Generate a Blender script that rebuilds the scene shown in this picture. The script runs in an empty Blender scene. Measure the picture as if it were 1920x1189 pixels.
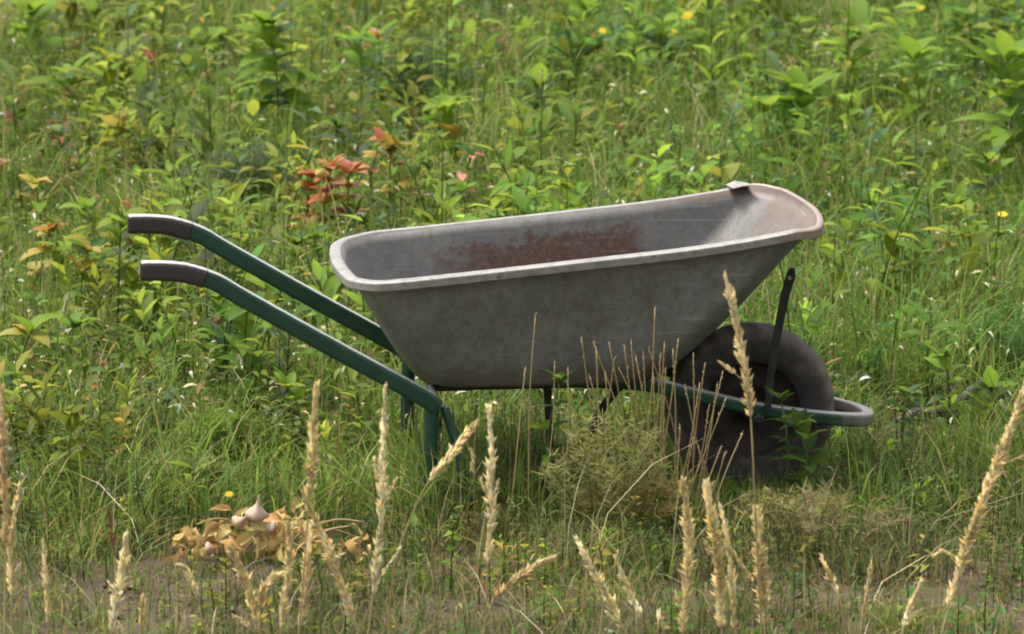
import bpy, bmesh, math, random
import numpy as np
from mathutils import Vector, Matrix, Euler

scn = bpy.context.scene
col = scn.collection
random.seed(7)
RNG = np.random.default_rng(11)
PI = math.pi

# ------------------------------------------------------------------ camera
PITCH = math.radians(10.5)
FPX = 12600.0                       # focal length in pixels of the 1920 px wide photograph
CAM = Vector((0.0, -13.70, 2.90))
cam_d = bpy.data.cameras.new('camera')
cam_d.sensor_width = 36.0
cam_d.lens = 36.0 * FPX / 1920.0
cam_d.clip_start = 0.1
cam_d.clip_end = 2000.0
cam_d.dof.use_dof = True
cam_d.dof.focus_distance = 13.9
cam_d.dof.aperture_fstop = 10.0
cam = bpy.data.objects.new('camera', cam_d)
cam.location = CAM
cam.rotation_euler = (PI / 2 - PITCH, 0, 0)
col.objects.link(cam)
scn.camera = cam

# ------------------------------------------------------------------ world, sun, exposure
SUN_EL, SUN_AZ = 66.0, -72.0        # azimuth from +Y (away from the camera), negative = left
w = bpy.data.worlds.new('World')
scn.world = w
w.use_nodes = True
nt = w.node_tree
bg = nt.nodes['Background']
sky = nt.nodes.new('ShaderNodeTexSky')
sky.sky_type = 'NISHITA'
sky.sun_disc = False
sky.sun_elevation = math.radians(SUN_EL)
sky.sun_rotation = math.radians(SUN_AZ)
sky.air_density = 1.0
sky.dust_density = 6.0
sky.ozone_density = 1.0
hs = nt.nodes.new('ShaderNodeHueSaturation')
hs.inputs['Saturation'].default_value = 0.35
nt.links.new(sky.outputs[0], hs.inputs['Color'])
nt.links.new(hs.outputs[0], bg.inputs['Color'])
bg.inputs['Strength'].default_value = 0.15
sd = bpy.data.lights.new('sun', 'SUN')
sd.energy = 1.5
sd.angle = math.radians(16)
sd.color = (1.0, 0.95, 0.86)
sun = bpy.data.objects.new('sun', sd)
az, el = math.radians(SUN_AZ), math.radians(SUN_EL)
tosun = Vector((math.sin(az) * math.cos(el), math.cos(az) * math.cos(el), math.sin(el)))
sun.rotation_euler = tosun.to_track_quat('Z', 'Y').to_euler()
sun.location = (0, 0, 12)
col.objects.link(sun)
scn.view_settings.view_transform = 'Standard'
scn.view_settings.look = 'None'
scn.view_settings.gamma = 1.0
scn.view_settings.use_curve_mapping = False
scn.view_settings.exposure = 1.08
scn.render.engine = 'CYCLES'
scn.cycles.use_denoising = True
scn.cycles.max_bounces = 6
scn.cycles.transparent_max_bounces = 4
scn.cycles.pixel_filter_type = 'BLACKMAN_HARRIS'
scn.cycles.filter_width = 1.9

# ------------------------------------------------------------------ placing helpers
FW = Vector((0, math.cos(PITCH), -math.sin(PITCH)))
UP = Vector((0, math.sin(PITCH), math.cos(PITCH)))
RT = Vector((1, 0, 0))
YAW = math.radians(5.8)
X0 = 0.494                          # where the wheel touches the ground


def ray(px, py):
    return FW * FPX + RT * (px - 960) + UP * (594.5 - py)


def at(px, py, Y):
    """world point at depth Y seen at that place of the photograph"""
    d = ray(px, py)
    t = (Y - CAM.y) / d.y
    return CAM + d * t


def ground_at(px, py):
    d = ray(px, py)
    t = -CAM.z / d.z
    return CAM + d * t


def depth_x(px, Y):
    return at(px, 594, Y).x


MB = Matrix.Translation((X0, 0, 0)) @ Matrix.Rotation(YAW, 4, 'Z')   # wheelbarrow frame
MBI = MB.inverted()


def catmull(pts, n=8):
    pts = [Vector(p) for p in pts]
    if len(pts) < 3:
        return [pts[0].lerp(pts[-1], i / n) for i in range(n + 1)]
    P = [pts[0] * 2 - pts[1]] + pts + [pts[-1] * 2 - pts[-2]]
    out = []
    for i in range(1, len(P) - 2):
        a, b, c, d = P[i - 1], P[i], P[i + 1], P[i + 2]
        for k in range(n):
            t = k / n
            out.append(0.5 * ((2 * b) + (c - a) * t + (2 * a - 5 * b + 4 * c - d) * t * t + (3 * b - a - 3 * c + d) * t ** 3))
    out.append(pts[-1])
    return out


def sweep(bm, path, rad, seg=10, caps=True, flat=1.0, square=0.0):
    """tube along path; rad a number or a list"""
    path = [Vector(p) for p in path]
    n = len(path)
    if not hasattr(rad, '__len__'):
        rad = [rad] * n
    tan = []
    for i in range(n):
        t = path[min(i + 1, n - 1)] - path[max(i - 1, 0)]
        tan.append(t.normalized() if t.length > 1e-9 else Vector((0, 0, 1)))
    ref = Vector((0, 1, 0)) if abs(tan[0].y) < 0.9 else Vector((1, 0, 0))
    nrm = (ref - tan[0] * ref.dot(tan[0])).normalized()
    rings = []
    for i in range(n):
        nrm = (nrm - tan[i] * nrm.dot(tan[i])).normalized()
        bi = tan[i].cross(nrm)
        ring = []
        for k in range(seg):
            ca, sa = math.cos(2 * PI * (k + 0.5) / seg), math.sin(2 * PI * (k + 0.5) / seg)
            sq = 1.0 if not square else (1 - square) + square / (ca ** 10 + sa ** 10) ** 0.1
            ring.append(bm.verts.new(path[i] + (nrm * ca * flat + bi * sa) * rad[i] * sq))
        rings.append(ring)
    for i in range(n - 1):
        for k in range(seg):
            f = bm.faces.new((rings[i][k], rings[i][(k + 1) % seg], rings[i + 1][(k + 1) % seg], rings[i + 1][k]))
            f.smooth = True
    if caps:
        bm.faces.new(list(reversed(rings[0])))
        bm.faces.new(rings[-1])
    return rings


def lathe_y(bm, prof, seg=48, closed=False, center=Vector((0, 0, 0))):
    """revolve (radius, y) profile about the y axis"""
    rings = []
    for r, y in prof:
        rings.append([bm.verts.new(center + Vector((r * math.cos(2 * PI * k / seg), y, r * math.sin(2 * PI * k / seg)))) for k in range(seg)])
    m = len(prof)
    for i in range(m if closed else m - 1):
        a, b = rings[i], rings[(i + 1) % m]
        for k in range(seg):
            f = bm.faces.new((a[k], a[(k + 1) % seg], b[(k + 1) % seg], b[k]))
            f.smooth = True
    if not closed:
        bm.faces.new(rings[0])
        bm.faces.new(list(reversed(rings[-1])))
    return rings


def mesh_of(bm, name, mat):
    bmesh.ops.recalc_face_normals(bm, faces=bm.faces[:])
    me = bpy.data.meshes.new(name)
    bm.to_mesh(me)
    bm.free()
    me.materials.append(mat)
    return me


def link(name, me, parent=None, mtx=None):
    o = bpy.data.objects.new(name, me)
    col.objects.link(o)
    if parent is not None:
        o.parent = parent
    if mtx is not None:
        o.matrix_local = mtx
    return o


def obj(name, bm, mat, parent=None, mtx=None):
    return link(name, mesh_of(bm, name, mat), parent, mtx)


def tag(o, label, cat, group=None, kind=None):
    if label:
        o['label'] = label
    if cat:
        o['category'] = cat
    if group:
        o['group'] = group
    if kind:
        o['kind'] = kind
    return o


def empty(name, loc, rz=0.0):
    o = bpy.data.objects.new(name, None)
    o.empty_display_size = 0.05
    o.location = loc
    o.rotation_euler = (0, 0, rz)
    col.objects.link(o)
    return o


# ------------------------------------------------------------------ materials
def new_mat(name):
    m = bpy.data.materials.new(name)
    m.use_nodes = True
    return m, m.node_tree, m.node_tree.nodes['Principled BSDF']


def ramp(nt, stops):
    r = nt.nodes.new('ShaderNodeValToRGB')
    els = r.color_ramp.elements
    while len(els) > 1:
        els.remove(els[-1])
    els[0].position, els[0].color = stops[0][0], (*stops[0][1], 1)
    for p, c in stops[1:]:
        e = els.new(p)
        e.color = (*c, 1)
    return r


def noise(nt, scale, detail=4.0, rough=0.55, vec=None):
    n = nt.nodes.new('ShaderNodeTexNoise')
    n.inputs['Scale'].default_value = scale
    n.inputs['Detail'].default_value = detail
    n.inputs['Roughness'].default_value = rough
    if vec is not None:
        nt.links.new(vec, n.inputs['Vector'])
    return n


def mixc(nt, fac, a, b, mode='MIX'):
    m = nt.nodes.new('ShaderNodeMix')
    m.data_type = 'RGBA'
    m.blend_type = mode
    for sock, v in ((m.inputs[0], fac), (m.inputs[6], a), (m.inputs[7], b)):
        if hasattr(v, 'is_linked') or isinstance(v, bpy.types.NodeSocket):
            nt.links.new(v, sock)
        elif isinstance(v, (int, float)):
            sock.default_value = v
        else:
            sock.default_value = (*v, 1)
    return m.outputs[2]


def math_n(nt, op, a, b=None, clamp=False):
    m = nt.nodes.new('ShaderNodeMath')
    m.operation = op
    m.use_clamp = clamp
    for i, v in enumerate((a, b)):
        if v is None:
            continue
        if isinstance(v, (int, float)):
            m.inputs[i].default_value = v
        else:
            nt.links.new(v, m.inputs[i])
    return m.outputs[0]


def smooth(nt, v, lo, hi):
    m = nt.nodes.new('ShaderNodeMapRange')
    m.interpolation_type = 'SMOOTHSTEP'
    nt.links.new(v, m.inputs[0])
    m.inputs[1].default_value = lo
    m.inputs[2].default_value = hi
    return m.outputs[0]


def objcoord(nt):
    t = nt.nodes.new('ShaderNodeTexCoord')
    return t.outputs['Object']


def bump(nt, b, h, strength=0.3, dist=0.002):
    n = nt.nodes.new('ShaderNodeBump')
    n.inputs['Strength'].default_value = strength
    n.inputs['Distance'].default_value = dist
    nt.links.new(h, n.inputs['Height'])
    nt.links.new(n.outputs[0], b.inputs['Normal'])


def leafy(name, colour_socket_fn, rough=0.45, trans=0.35, spec=0.5, hue=0.485):
    m, nt, b = new_mat(name)
    c = colour_socket_fn(nt)
    nt.links.new(c, b.inputs['Base Color'])
    b.inputs['Roughness'].default_value = rough
    b.inputs['Specular IOR Level'].default_value = spec
    tr = nt.nodes.new('ShaderNodeBsdfTranslucent')
    hs = nt.nodes.new('ShaderNodeHueSaturation')
    hs.inputs['Hue'].default_value = hue
    hs.inputs['Saturation'].default_value = 0.98
    hs.inputs['Value'].default_value = 1.32
    nt.links.new(c, hs.inputs['Color'])
    nt.links.new(hs.outputs[0], tr.inputs['Color'])
    mx = nt.nodes.new('ShaderNodeMixShader')
    mx.inputs[0].default_value = trans
    nt.links.new(b.outputs[0], mx.inputs[1])
    nt.links.new(tr.outputs[0], mx.inputs[2])
    nt.links.new(mx.outputs[0], nt.nodes['Material Output'].inputs['Surface'])
    return m


def by_attr(nt):
    a = nt.nodes.new('ShaderNodeAttribute')
    a.attribute_name = 'Col'
    return a.outputs['Color']


def by_random(stops):
    def f(nt):
        oi = nt.nodes.new('ShaderNodeObjectInfo')
        r = ramp(nt, stops)
        nt.links.new(oi.outputs['Random'], r.inputs[0])
        n = noise(nt, 60, 3, 0.6, objcoord(nt))
        return mixc(nt, math_n(nt, 'MULTIPLY', n.outputs[0], 0.5), r.outputs[0], tuple(x * 0.6 for x in stops[0][1]))
    return f


M = {}
M['cover'] = leafy('ground_cover_leaf', by_attr, 0.55, 0.52, 0.2)
M['grass'] = leafy('grass_blade', by_attr, 0.55, 0.48, 0.18)
M['straw'] = leafy('straw', by_attr, 0.6, 0.25, 0.3, 0.503)
M['leaf_lime'] = leafy('leaf_lime', by_random([(0, (0.14, 0.25, 0.022)), (0.5, (0.18, 0.31, 0.028)), (1, (0.23, 0.35, 0.036))]), 0.55, 0.5, 0.2)
M['leaf_green'] = leafy('leaf_green', by_random([(0, (0.045, 0.105, 0.022)), (0.5, (0.075, 0.155, 0.028)), (1, (0.13, 0.22, 0.035))]), 0.5, 0.45, 0.25)
M['leaf_yellow'] = leafy('leaf_yellow', by_random([(0, (0.28, 0.26, 0.03)), (0.5, (0.40, 0.31, 0.04)), (1, (0.46, 0.26, 0.035))]), 0.5, 0.35)
M['leaf_orange'] = leafy('leaf_orange', by_random([(0, (0.34, 0.10, 0.03)), (0.5, (0.42, 0.15, 0.04)), (1, (0.36, 0.20, 0.05))]), 0.5, 0.3)
M['leaf_red'] = leafy('leaf_red', by_random([(0, (0.48, 0.17, 0.11)), (1, (0.58, 0.26, 0.18))]), 0.5, 0.3, 0.3, 0.5)
M['leaf_pale'] = leafy('leaf_pale', by_random([(0, (0.36, 0.36, 0.24)), (1, (0.50, 0.45, 0.28))]), 0.6, 0.25)
M['feather'] = leafy('feathery_leaf', by_attr, 0.6, 0.5, 0.15)
M['stem'] = leafy('plant_stem', by_random([(0, (0.06, 0.10, 0.02)), (1, (0.12, 0.12, 0.035))]), 0.6, 0.0)
M['stem_dry'] = leafy('dry_stem', by_random([(0, (0.36, 0.26, 0.12)), (0.5, (0.46, 0.34, 0.16)), (1, (0.40, 0.32, 0.14))]), 0.6, 0.1, 0.3, 0.5)
M['seed'] = leafy('dry_seed_head', by_attr, 0.7, 0.35, 0.2, 0.503)
M['tan_leaf'] = leafy('withered_leaf', by_random([(0, (0.50, 0.28, 0.10)), (0.15, (0.62, 0.46, 0.17)), (0.3, (0.66, 0.56, 0.24)), (0.45, (0.42, 0.24, 0.09)), (0.6, (0.58, 0.35, 0.15)), (0.75, (0.30, 0.20, 0.08)), (0.9, (0.52, 0.47, 0.17)), (1, (0.08, 0.085, 0.04))]), 0.7, 0.25, 0.2, 0.5)
M['pod'] = leafy('papery_pod', by_random([(0, (0.60, 0.43, 0.30)), (0.5, (0.62, 0.48, 0.36)), (1, (0.54, 0.36, 0.22))]), 0.55, 0.2, 0.3, 0.5)
M['bud'] = leafy('bud_petal', by_random([(0, (0.66, 0.28, 0.20)), (1, (0.70, 0.36, 0.26))]), 0.6, 0.3, 0.2, 0.5)
M['pink'] = leafy('pink_petal', by_random([(0, (0.50, 0.16, 0.18)), (1, (0.58, 0.24, 0.26))]), 0.6, 0.3)
M['yellow'] = leafy('yellow_petal', by_random([(0, (0.68, 0.50, 0.02)), (1, (0.72, 0.56, 0.03))]), 0.6, 0.3, 0.2, 0.5)


def tray_material(name='weathered_galvanised_steel', grime=0.0):
    m, nt, b = new_mat(name)
    oc = objcoord(nt)
    sx = nt.nodes.new('ShaderNodeSeparateXYZ')
    nt.links.new(oc, sx.inputs[0])
    x, y, z = sx.outputs
    n1 = noise(nt, 9, 6, 0.6, oc)
    n2 = noise(nt, 120, 3, 0.7, oc)
    n3 = noise(nt, 26, 5, 0.65, oc)
    base = ramp(nt, [(0.25, (0.145, 0.143, 0.132)), (0.5, (0.215, 0.210, 0.194)), (0.75, (0.29, 0.284, 0.262))])
    nt.links.new(n1.outputs[0], base.inputs[0])
    c = mixc(nt, math_n(nt, 'MULTIPLY', n2.outputs[0], 0.35), base.outputs[0], (0.07, 0.067, 0.058))
    # scoured pale zinc towards the pouring lip, inside
    lip = smooth(nt, math_n(nt, 'ADD', x, math_n(nt, 'MULTIPLY', n3.outputs[0], 0.22)), 0.02, 0.19)
    inz = smooth(nt, math_n(nt, 'ADD', z, math_n(nt, 'MULTIPLY', n1.outputs[0], 0.10)), 0.40, 0.58)
    c = mixc(nt, math_n(nt, 'MULTIPLY', math_n(nt, 'MULTIPLY', lip, inz), 0.85), c, (0.185, 0.180, 0.172))
    # tan rust bloom along the lip
    lipr = smooth(nt, math_n(nt, 'ADD', x, math_n(nt, 'MULTIPLY', n1.outputs[0], 0.25)), 0.14, 0.25)
    c = mixc(nt, math_n(nt, 'MULTIPLY', lipr, 0.8), c, (0.19, 0.115, 0.075))
    # brown rust stain low on the far wall and on the floor
    zz = math_n(nt, 'ADD', z, math_n(nt, 'MULTIPLY', n3.outputs[0], -0.15))
    zz = math_n(nt, 'SUBTRACT', zz, math_n(nt, 'MULTIPLY', x, 0.10))
    low = math_n(nt, 'SUBTRACT', 1.0, smooth(nt, zz, 0.440, 0.468))
    xa = smooth(nt, math_n(nt, 'ADD', x, math_n(nt, 'MULTIPLY', n3.outputs[0], 0.3)), -0.55, -0.35)
    xb = math_n(nt, 'SUBTRACT', 1.0, smooth(nt, math_n(nt, 'ADD', x, math_n(nt, 'MULTIPLY', n3.outputs[0], 0.1)), -0.17, -0.12))
    fary = smooth(nt, y, 0.0, 0.12)
    st = math_n(nt, 'MULTIPLY', math_n(nt, 'MULTIPLY', low, fary), math_n(nt, 'MULTIPLY', xa, xb))
    c = mixc(nt, math_n(nt, 'MULTIPLY', st, 0.96), c, mixc(nt, smooth(nt, n2.outputs[0], 0.45, 0.65), (0.075, 0.029, 0.015), (0.150, 0.056, 0.026)))
    # rust creeping down from the far rim near the lip
    up = smooth(nt, math_n(nt, 'ADD', math_n(nt, 'SUBTRACT', z, math_n(nt, 'MULTIPLY', x, 0.1)), math_n(nt, 'MULTIPLY', n3.outputs[0], 0.03)), 0.575, 0.59)
    up = math_n(nt, 'MULTIPLY', math_n(nt, 'MULTIPLY', up, fary), smooth(nt, x, -0.35, -0.05))
    c = mixc(nt, math_n(nt, 'MULTIPLY', up, 0.8), c, (0.09, 0.040, 0.024))
    # blotchy zinc and grime
    n4 = noise(nt, 55, 5, 0.75, oc)
    c = mixc(nt, math_n(nt, 'MULTIPLY', smooth(nt, n4.outputs[0], 0.45, 0.68), 0.55), c, (0.095, 0.088, 0.072))
    n5 = noise(nt, 75, 4, 0.7, oc)
    c = mixc(nt, math_n(nt, 'MULTIPLY', smooth(nt, n5.outputs[0], 0.56, 0.72), 0.4), c, (0.30, 0.295, 0.275))
    # vertical runs of dirt and rust, thin scratches
    mp = nt.nodes.new('ShaderNodeMapping')
    mp.inputs['Scale'].default_value = (34, 34, 3.2)
    nt.links.new(oc, mp.inputs[0])
    n6 = noise(nt, 1.0, 4, 0.6, mp.outputs[0])
    c = mixc(nt, math_n(nt, 'MULTIPLY', smooth(nt, n6.outputs[0], 0.54, 0.70), 0.45), c, (0.115, 0.088, 0.062))
    mp2 = nt.nodes.new('ShaderNodeMapping')
    mp2.inputs['Scale'].default_value = (5, 5, 130)
    mp2.inputs['Rotation'].default_value = (0.1, 0.25, 0.0)
    nt.links.new(oc, mp2.inputs[0])
    n7 = noise(nt, 1.0, 3, 0.6, mp2.outputs[0])
    c = mixc(nt, math_n(nt, 'MULTIPLY', smooth(nt, n7.outputs[0], 0.66, 0.70), 0.5), c, (0.34, 0.33, 0.31))
    # mud splashed along the bottom
    mud = math_n(nt, 'SUBTRACT', 1.0, smooth(nt, math_n(nt, 'SUBTRACT', z, math_n(nt, 'MULTIPLY', n3.outputs[0], 0.09)), 0.245, 0.275))
    c = mixc(nt, math_n(nt, 'MULTIPLY', mud, 0.55), c, (0.10, 0.075, 0.05))
    if grime:
        c = mixc(nt, grime, c, (0.055, 0.050, 0.045))
    # speckled rust everywhere
    sp = smooth(nt, n3.outputs[0], 0.60, 0.74)
    c = mixc(nt, math_n(nt, 'MULTIPLY', sp, 0.35), c, (0.16, 0.085, 0.045))
    nt.links.new(c, b.inputs['Base Color'])
    b.inputs['Metallic'].default_value = 0.25
    rr = nt.nodes.new('ShaderNodeMapRange')
    nt.links.new(n1.outputs[0], rr.inputs[0])
    rr.inputs[3].default_value = 0.42
    rr.inputs[4].default_value = 0.68
    nt.links.new(math_n(nt, 'ADD', rr.outputs[0], math_n(nt, 'MULTIPLY', st, 0.35), True), b.inputs['Roughness'])
    nt.links.new(math_n(nt, 'SUBTRACT', 0.25, math_n(nt, 'MULTIPLY', st, 0.25)), b.inputs['Metallic'])
    bump(nt, b, n3.outputs[0], 0.25, 0.002)
    return m


def simple_mat(name, stops, scale, rough, metallic=0.0, spec=0.5, bump_s=0.0, coat=0.0):
    m, nt, b = new_mat(name)
    n = noise(nt, scale, 5, 0.6, objcoord(nt))
    r = ramp(nt, stops)
    nt.links.new(n.outputs[0], r.inputs[0])
    nt.links.new(r.outputs[0], b.inputs['Base Color'])
    b.inputs['Roughness'].default_value = rough
    b.inputs['Metallic'].default_value = metallic
    b.inputs['Specular IOR Level'].default_value = spec
    b.inputs['Coat Weight'].default_value = coat
    if bump_s:
        bump(nt, b, n.outputs[0], bump_s, 0.002)
    return m


M['tray'] = tray_material()
M['tray_in'] = tray_material('stained_tray_inside', 0.30)
M['rim'] = simple_mat('rim_steel', [(0.3, (0.19, 0.178, 0.158)), (0.45, (0.245, 0.232, 0.208)), (0.58, (0.30, 0.288, 0.262)), (0.68, (0.23, 0.195, 0.155)), (0.75, (0.16, 0.10, 0.065))], 40, 0.45, 0.25, 0.5, 0.2)
_nt = M['rim'].node_tree
_b = _nt.nodes['Principled BSDF']
_src = _b.inputs['Base Color'].links[0].from_socket
_oc = objcoord(_nt)
_sx = _nt.nodes.new('ShaderNodeSeparateXYZ')
_nt.links.new(_oc, _sx.inputs[0])
_nn = noise(_nt, 18, 4, 0.6, _oc)
_tan = smooth(_nt, math_n(_nt, 'ADD', _sx.outputs[0], math_n(_nt, 'MULTIPLY', _nn.outputs[0], 0.12)), 0.06, 0.15)
_nt.links.new(mixc(_nt, math_n(_nt, 'MULTIPLY', _tan, 0.7), _src, (0.32, 0.215, 0.16)), _b.inputs['Base Color'])
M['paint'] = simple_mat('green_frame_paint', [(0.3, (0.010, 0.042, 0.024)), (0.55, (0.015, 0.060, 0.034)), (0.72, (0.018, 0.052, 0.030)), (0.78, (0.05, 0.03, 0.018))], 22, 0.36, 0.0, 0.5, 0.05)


def top_highlight(mat, colr, lo=0.62, hi=0.93, amount=0.85):
    """pale sky highlight put into the base colour of upward-facing tube sides"""
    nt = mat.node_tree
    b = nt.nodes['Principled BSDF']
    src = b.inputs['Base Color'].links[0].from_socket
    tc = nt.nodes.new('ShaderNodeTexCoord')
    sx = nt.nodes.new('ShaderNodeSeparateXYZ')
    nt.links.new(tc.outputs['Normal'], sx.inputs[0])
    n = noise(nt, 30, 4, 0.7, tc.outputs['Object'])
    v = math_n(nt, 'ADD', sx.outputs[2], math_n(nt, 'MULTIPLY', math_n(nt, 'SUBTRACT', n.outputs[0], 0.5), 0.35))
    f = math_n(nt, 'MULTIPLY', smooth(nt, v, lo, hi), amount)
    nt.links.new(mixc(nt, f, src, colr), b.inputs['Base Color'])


top_highlight(M['paint'], (0.40, 0.41, 0.37), 0.60, 0.78, 0.92)  # sky highlight painted along the tops of handles, legs and guard
_nt = M['paint'].node_tree
_b = _nt.nodes['Principled BSDF']
_src = _b.inputs['Base Color'].links[0].from_socket
_oc = objcoord(_nt)
_sx = _nt.nodes.new('ShaderNodeSeparateXYZ')
_nt.links.new(_oc, _sx.inputs[0])
_nn = noise(_nt, 40, 4, 0.7, _oc)
_f = smooth(_nt, math_n(_nt, 'ADD', _sx.outputs[0], math_n(_nt, 'MULTIPLY', _nn.outputs[0], 0.12)), 0.20, 0.30)
_src = mixc(_nt, math_n(_nt, 'MULTIPLY', _f, 0.8), _src, (0.30, 0.25, 0.20))          # paint gone from the nose of the guard
_chip = smooth(_nt, noise(_nt, 95, 4, 0.7, _oc).outputs[0], 0.64, 0.67)
_nt.links.new(mixc(_nt, math_n(_nt, 'MULTIPLY', _chip, 0.7), _src, (0.13, 0.075, 0.045)), _b.inputs['Base Color'])
M['grip'] = simple_mat('dark_rubber_grip', [(0.3, (0.022, 0.016, 0.016)), (0.7, (0.040, 0.027, 0.026))], 60, 0.42, 0.0, 0.7, 0.1)
top_highlight(M['grip'], (0.42, 0.39, 0.37), 0.72, 0.9, 0.92)  # sky highlight painted on top of the grips as well
M['rubber'] = simple_mat('dusty_tyre_rubber', [(0.3, (0.030, 0.026, 0.023)), (0.55, (0.055, 0.046, 0.039)), (0.75, (0.11, 0.090, 0.070))], 30, 0.75, 0.0, 0.3, 0.5)
_nt = M['rubber'].node_tree
_b = _nt.nodes['Principled BSDF']
_src = _b.inputs['Base Color'].links[0].from_socket
_oc = objcoord(_nt)
_sx = _nt.nodes.new('ShaderNodeSeparateXYZ')
_nt.links.new(_oc, _sx.inputs[0])
_zz = math_n(_nt, 'SUBTRACT', _sx.outputs[2], 0.172)
_rr = math_n(_nt, 'SQRT', math_n(_nt, 'ADD', math_n(_nt, 'MULTIPLY', _zz, _zz), math_n(_nt, 'MULTIPLY', _sx.outputs[0], _sx.outputs[0])))
_nn = noise(_nt, 45, 5, 0.7, _oc)
_f = smooth(_nt, math_n(_nt, 'ADD', _rr, math_n(_nt, 'MULTIPLY', _nn.outputs[0], 0.03)), 0.158, 0.186)
_nt.links.new(mixc(_nt, math_n(_nt, 'MULTIPLY', _f, 0.85), _src, (0.15, 0.12, 0.092)), _b.inputs['Base Color'])
M['darksteel'] = simple_mat('dark_wheel_steel', [(0.3, (0.020, 0.015, 0.013)), (0.7, (0.055, 0.035, 0.026))], 35, 0.6, 0.3, 0.4, 0.2)
M['strap'] = simple_mat('dark_strut_steel', [(0.3, (0.018, 0.022, 0.020)), (0.7, (0.040, 0.040, 0.036))], 40, 0.5, 0.3, 0.4, 0.2)
M['wood'] = simple_mat('dark_weathered_wood', [(0.3, (0.035, 0.030, 0.026)), (0.7, (0.085, 0.070, 0.058))], 40, 0.8, 0.0, 0.3, 0.5)
M['cutwood'] = simple_mat('pale_cut_wood', [(0.3, (0.26, 0.22, 0.18)), (0.7, (0.40, 0.34, 0.28))], 60, 0.8)


def soil_material():
    m, nt, b = new_mat('dry_soil')
    oc = objcoord(nt)
    n1 = noise(nt, 2.2, 6, 0.6, oc)
    n2 = noise(nt, 38, 6, 0.7, oc)
    r = ramp(nt, [(0.3, (0.075, 0.060, 0.036)), (0.5, (0.125, 0.092, 0.062)), (0.7, (0.19, 0.135, 0.10))])
    nt.links.new(n1.outputs[0], r.inputs[0])
    c = mixc(nt, math_n(nt, 'MULTIPLY', n2.outputs[0], 0.7), r.outputs[0], (0.06, 0.05, 0.03))
    nt.links.new(c, b.inputs['Base Color'])
    b.inputs['Roughness'].default_value = 0.95
    b.inputs['Specular IOR Level'].default_value = 0.1
    bump(nt, b, n2.outputs[0], 0.8, 0.02)
    return m


M['soil'] = soil_material()
M['crumb'] = leafy('earth_crumb', by_attr, 0.95, 0.0, 0.1)


# ------------------------------------------------------------------ fields over the ground
def fbm(x, y, seed, scale):
    """smooth field about 0..1 made of rotated sines (numpy)"""
    r = np.random.default_rng(seed)
    v = np.zeros_like(x, dtype=float)
    amp = 1.0
    tot = 0
    f = 1.0 / scale
    for o in range(4):
        for k in range(3):
            a = r.uniform(0, 2 * PI)
            p = r.uniform(0, 2 * PI)
            v = v + amp * np.sin((x * math.cos(a) + y * math.sin(a)) * f * 2 * PI + p + 1.3 * np.sin((x * math.sin(a) - y * math.cos(a)) * f * 3.1 + p))
        tot += amp * 1.7
        amp *= 0.55
        f *= 2.1
    return 0.5 + 0.5 * np.tanh(v / tot * 1.6)


def ground_z(x, y):
    return 0.022 * (fbm(np.asarray(x, float), np.asarray(y, float), 5, 1.6) - 0.5)


# ------------------------------------------------------------------ ground sheet
def graded(lo, hi, step, far):
    a = list(np.arange(lo, hi + 1e-6, step))
    v, s = hi, step
    out = []
    while v < far:
        s *= 1.5
        v += s
        out.append(v)
    v, s = lo, step
    pre = []
    while v > -far:
        s *= 1.5
        v -= s
        pre.append(v)
    return np.array(pre[::-1] + a + out)


gx = graded(-3.2, 3.2, 0.06, 400)
gy = graded(-3.6, 10, 0.06, 400)
X, Y = np.meshgrid(gx, gy)
Z = ground_z(X, Y) + 0.012 * (fbm(X, Y, 6, 0.25) - 0.5)
Z = np.where((np.abs(X) > 6) | (Y > 14) | (Y < -6), 0.0, Z)
V = np.stack([X, Y, Z], -1).reshape(-1, 3)
nx, ny = len(gx), len(gy)
i0 = (np.arange(ny - 1)[:, None] * nx + np.arange(nx - 1)[None, :]).reshape(-1)
Q = np.stack([i0, i0 + 1, i0 + nx + 1, i0 + nx], -1)


def np_mesh(name, V, Fc, mat, colr=None, smooth_=True):
    """numpy mesh, all faces with the same corner count"""
    me = bpy.data.meshes.new(name)
    V = np.ascontiguousarray(V, dtype=np.float32)
    Fc = np.ascontiguousarray(Fc, dtype=np.int32)
    n, k = Fc.shape
    me.vertices.add(len(V))
    me.vertices.foreach_set('co', V.ravel())
    me.loops.add(n * k)
    me.loops.foreach_set('vertex_index', Fc.ravel())
    me.polygons.add(n)
    me.polygons.foreach_set('loop_start', np.arange(0, n * k, k, dtype=np.int32))
    me.polygons.foreach_set('use_smooth', np.full(n, smooth_, dtype=bool))
    me.update(calc_edges=True)
    if colr is not None:
        at_ = me.color_attributes.new('Col', 'FLOAT_COLOR', 'POINT')
        c4 = np.ones((len(V), 4), np.float32)
        c4[:, :3] = colr
        at_.data.foreach_set('color', c4.ravel())
    me.materials.append(mat)
    return me


g = link('ground', np_mesh('ground', V, Q, M['soil']))
tag(g, 'dry brown soil showing between the weeds and grass', 'ground', kind='structure')


# ------------------------------------------------------------------ scatter helpers
def in_view(x, y, margin):
    return np.abs(x) < 0.0762 * (13.9 + y) + margin


def local_xy(x, y):
    c, s = math.cos(YAW), math.sin(YAW)
    dx = x - X0
    return c * dx + s * y, -s * dx + c * y


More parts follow.
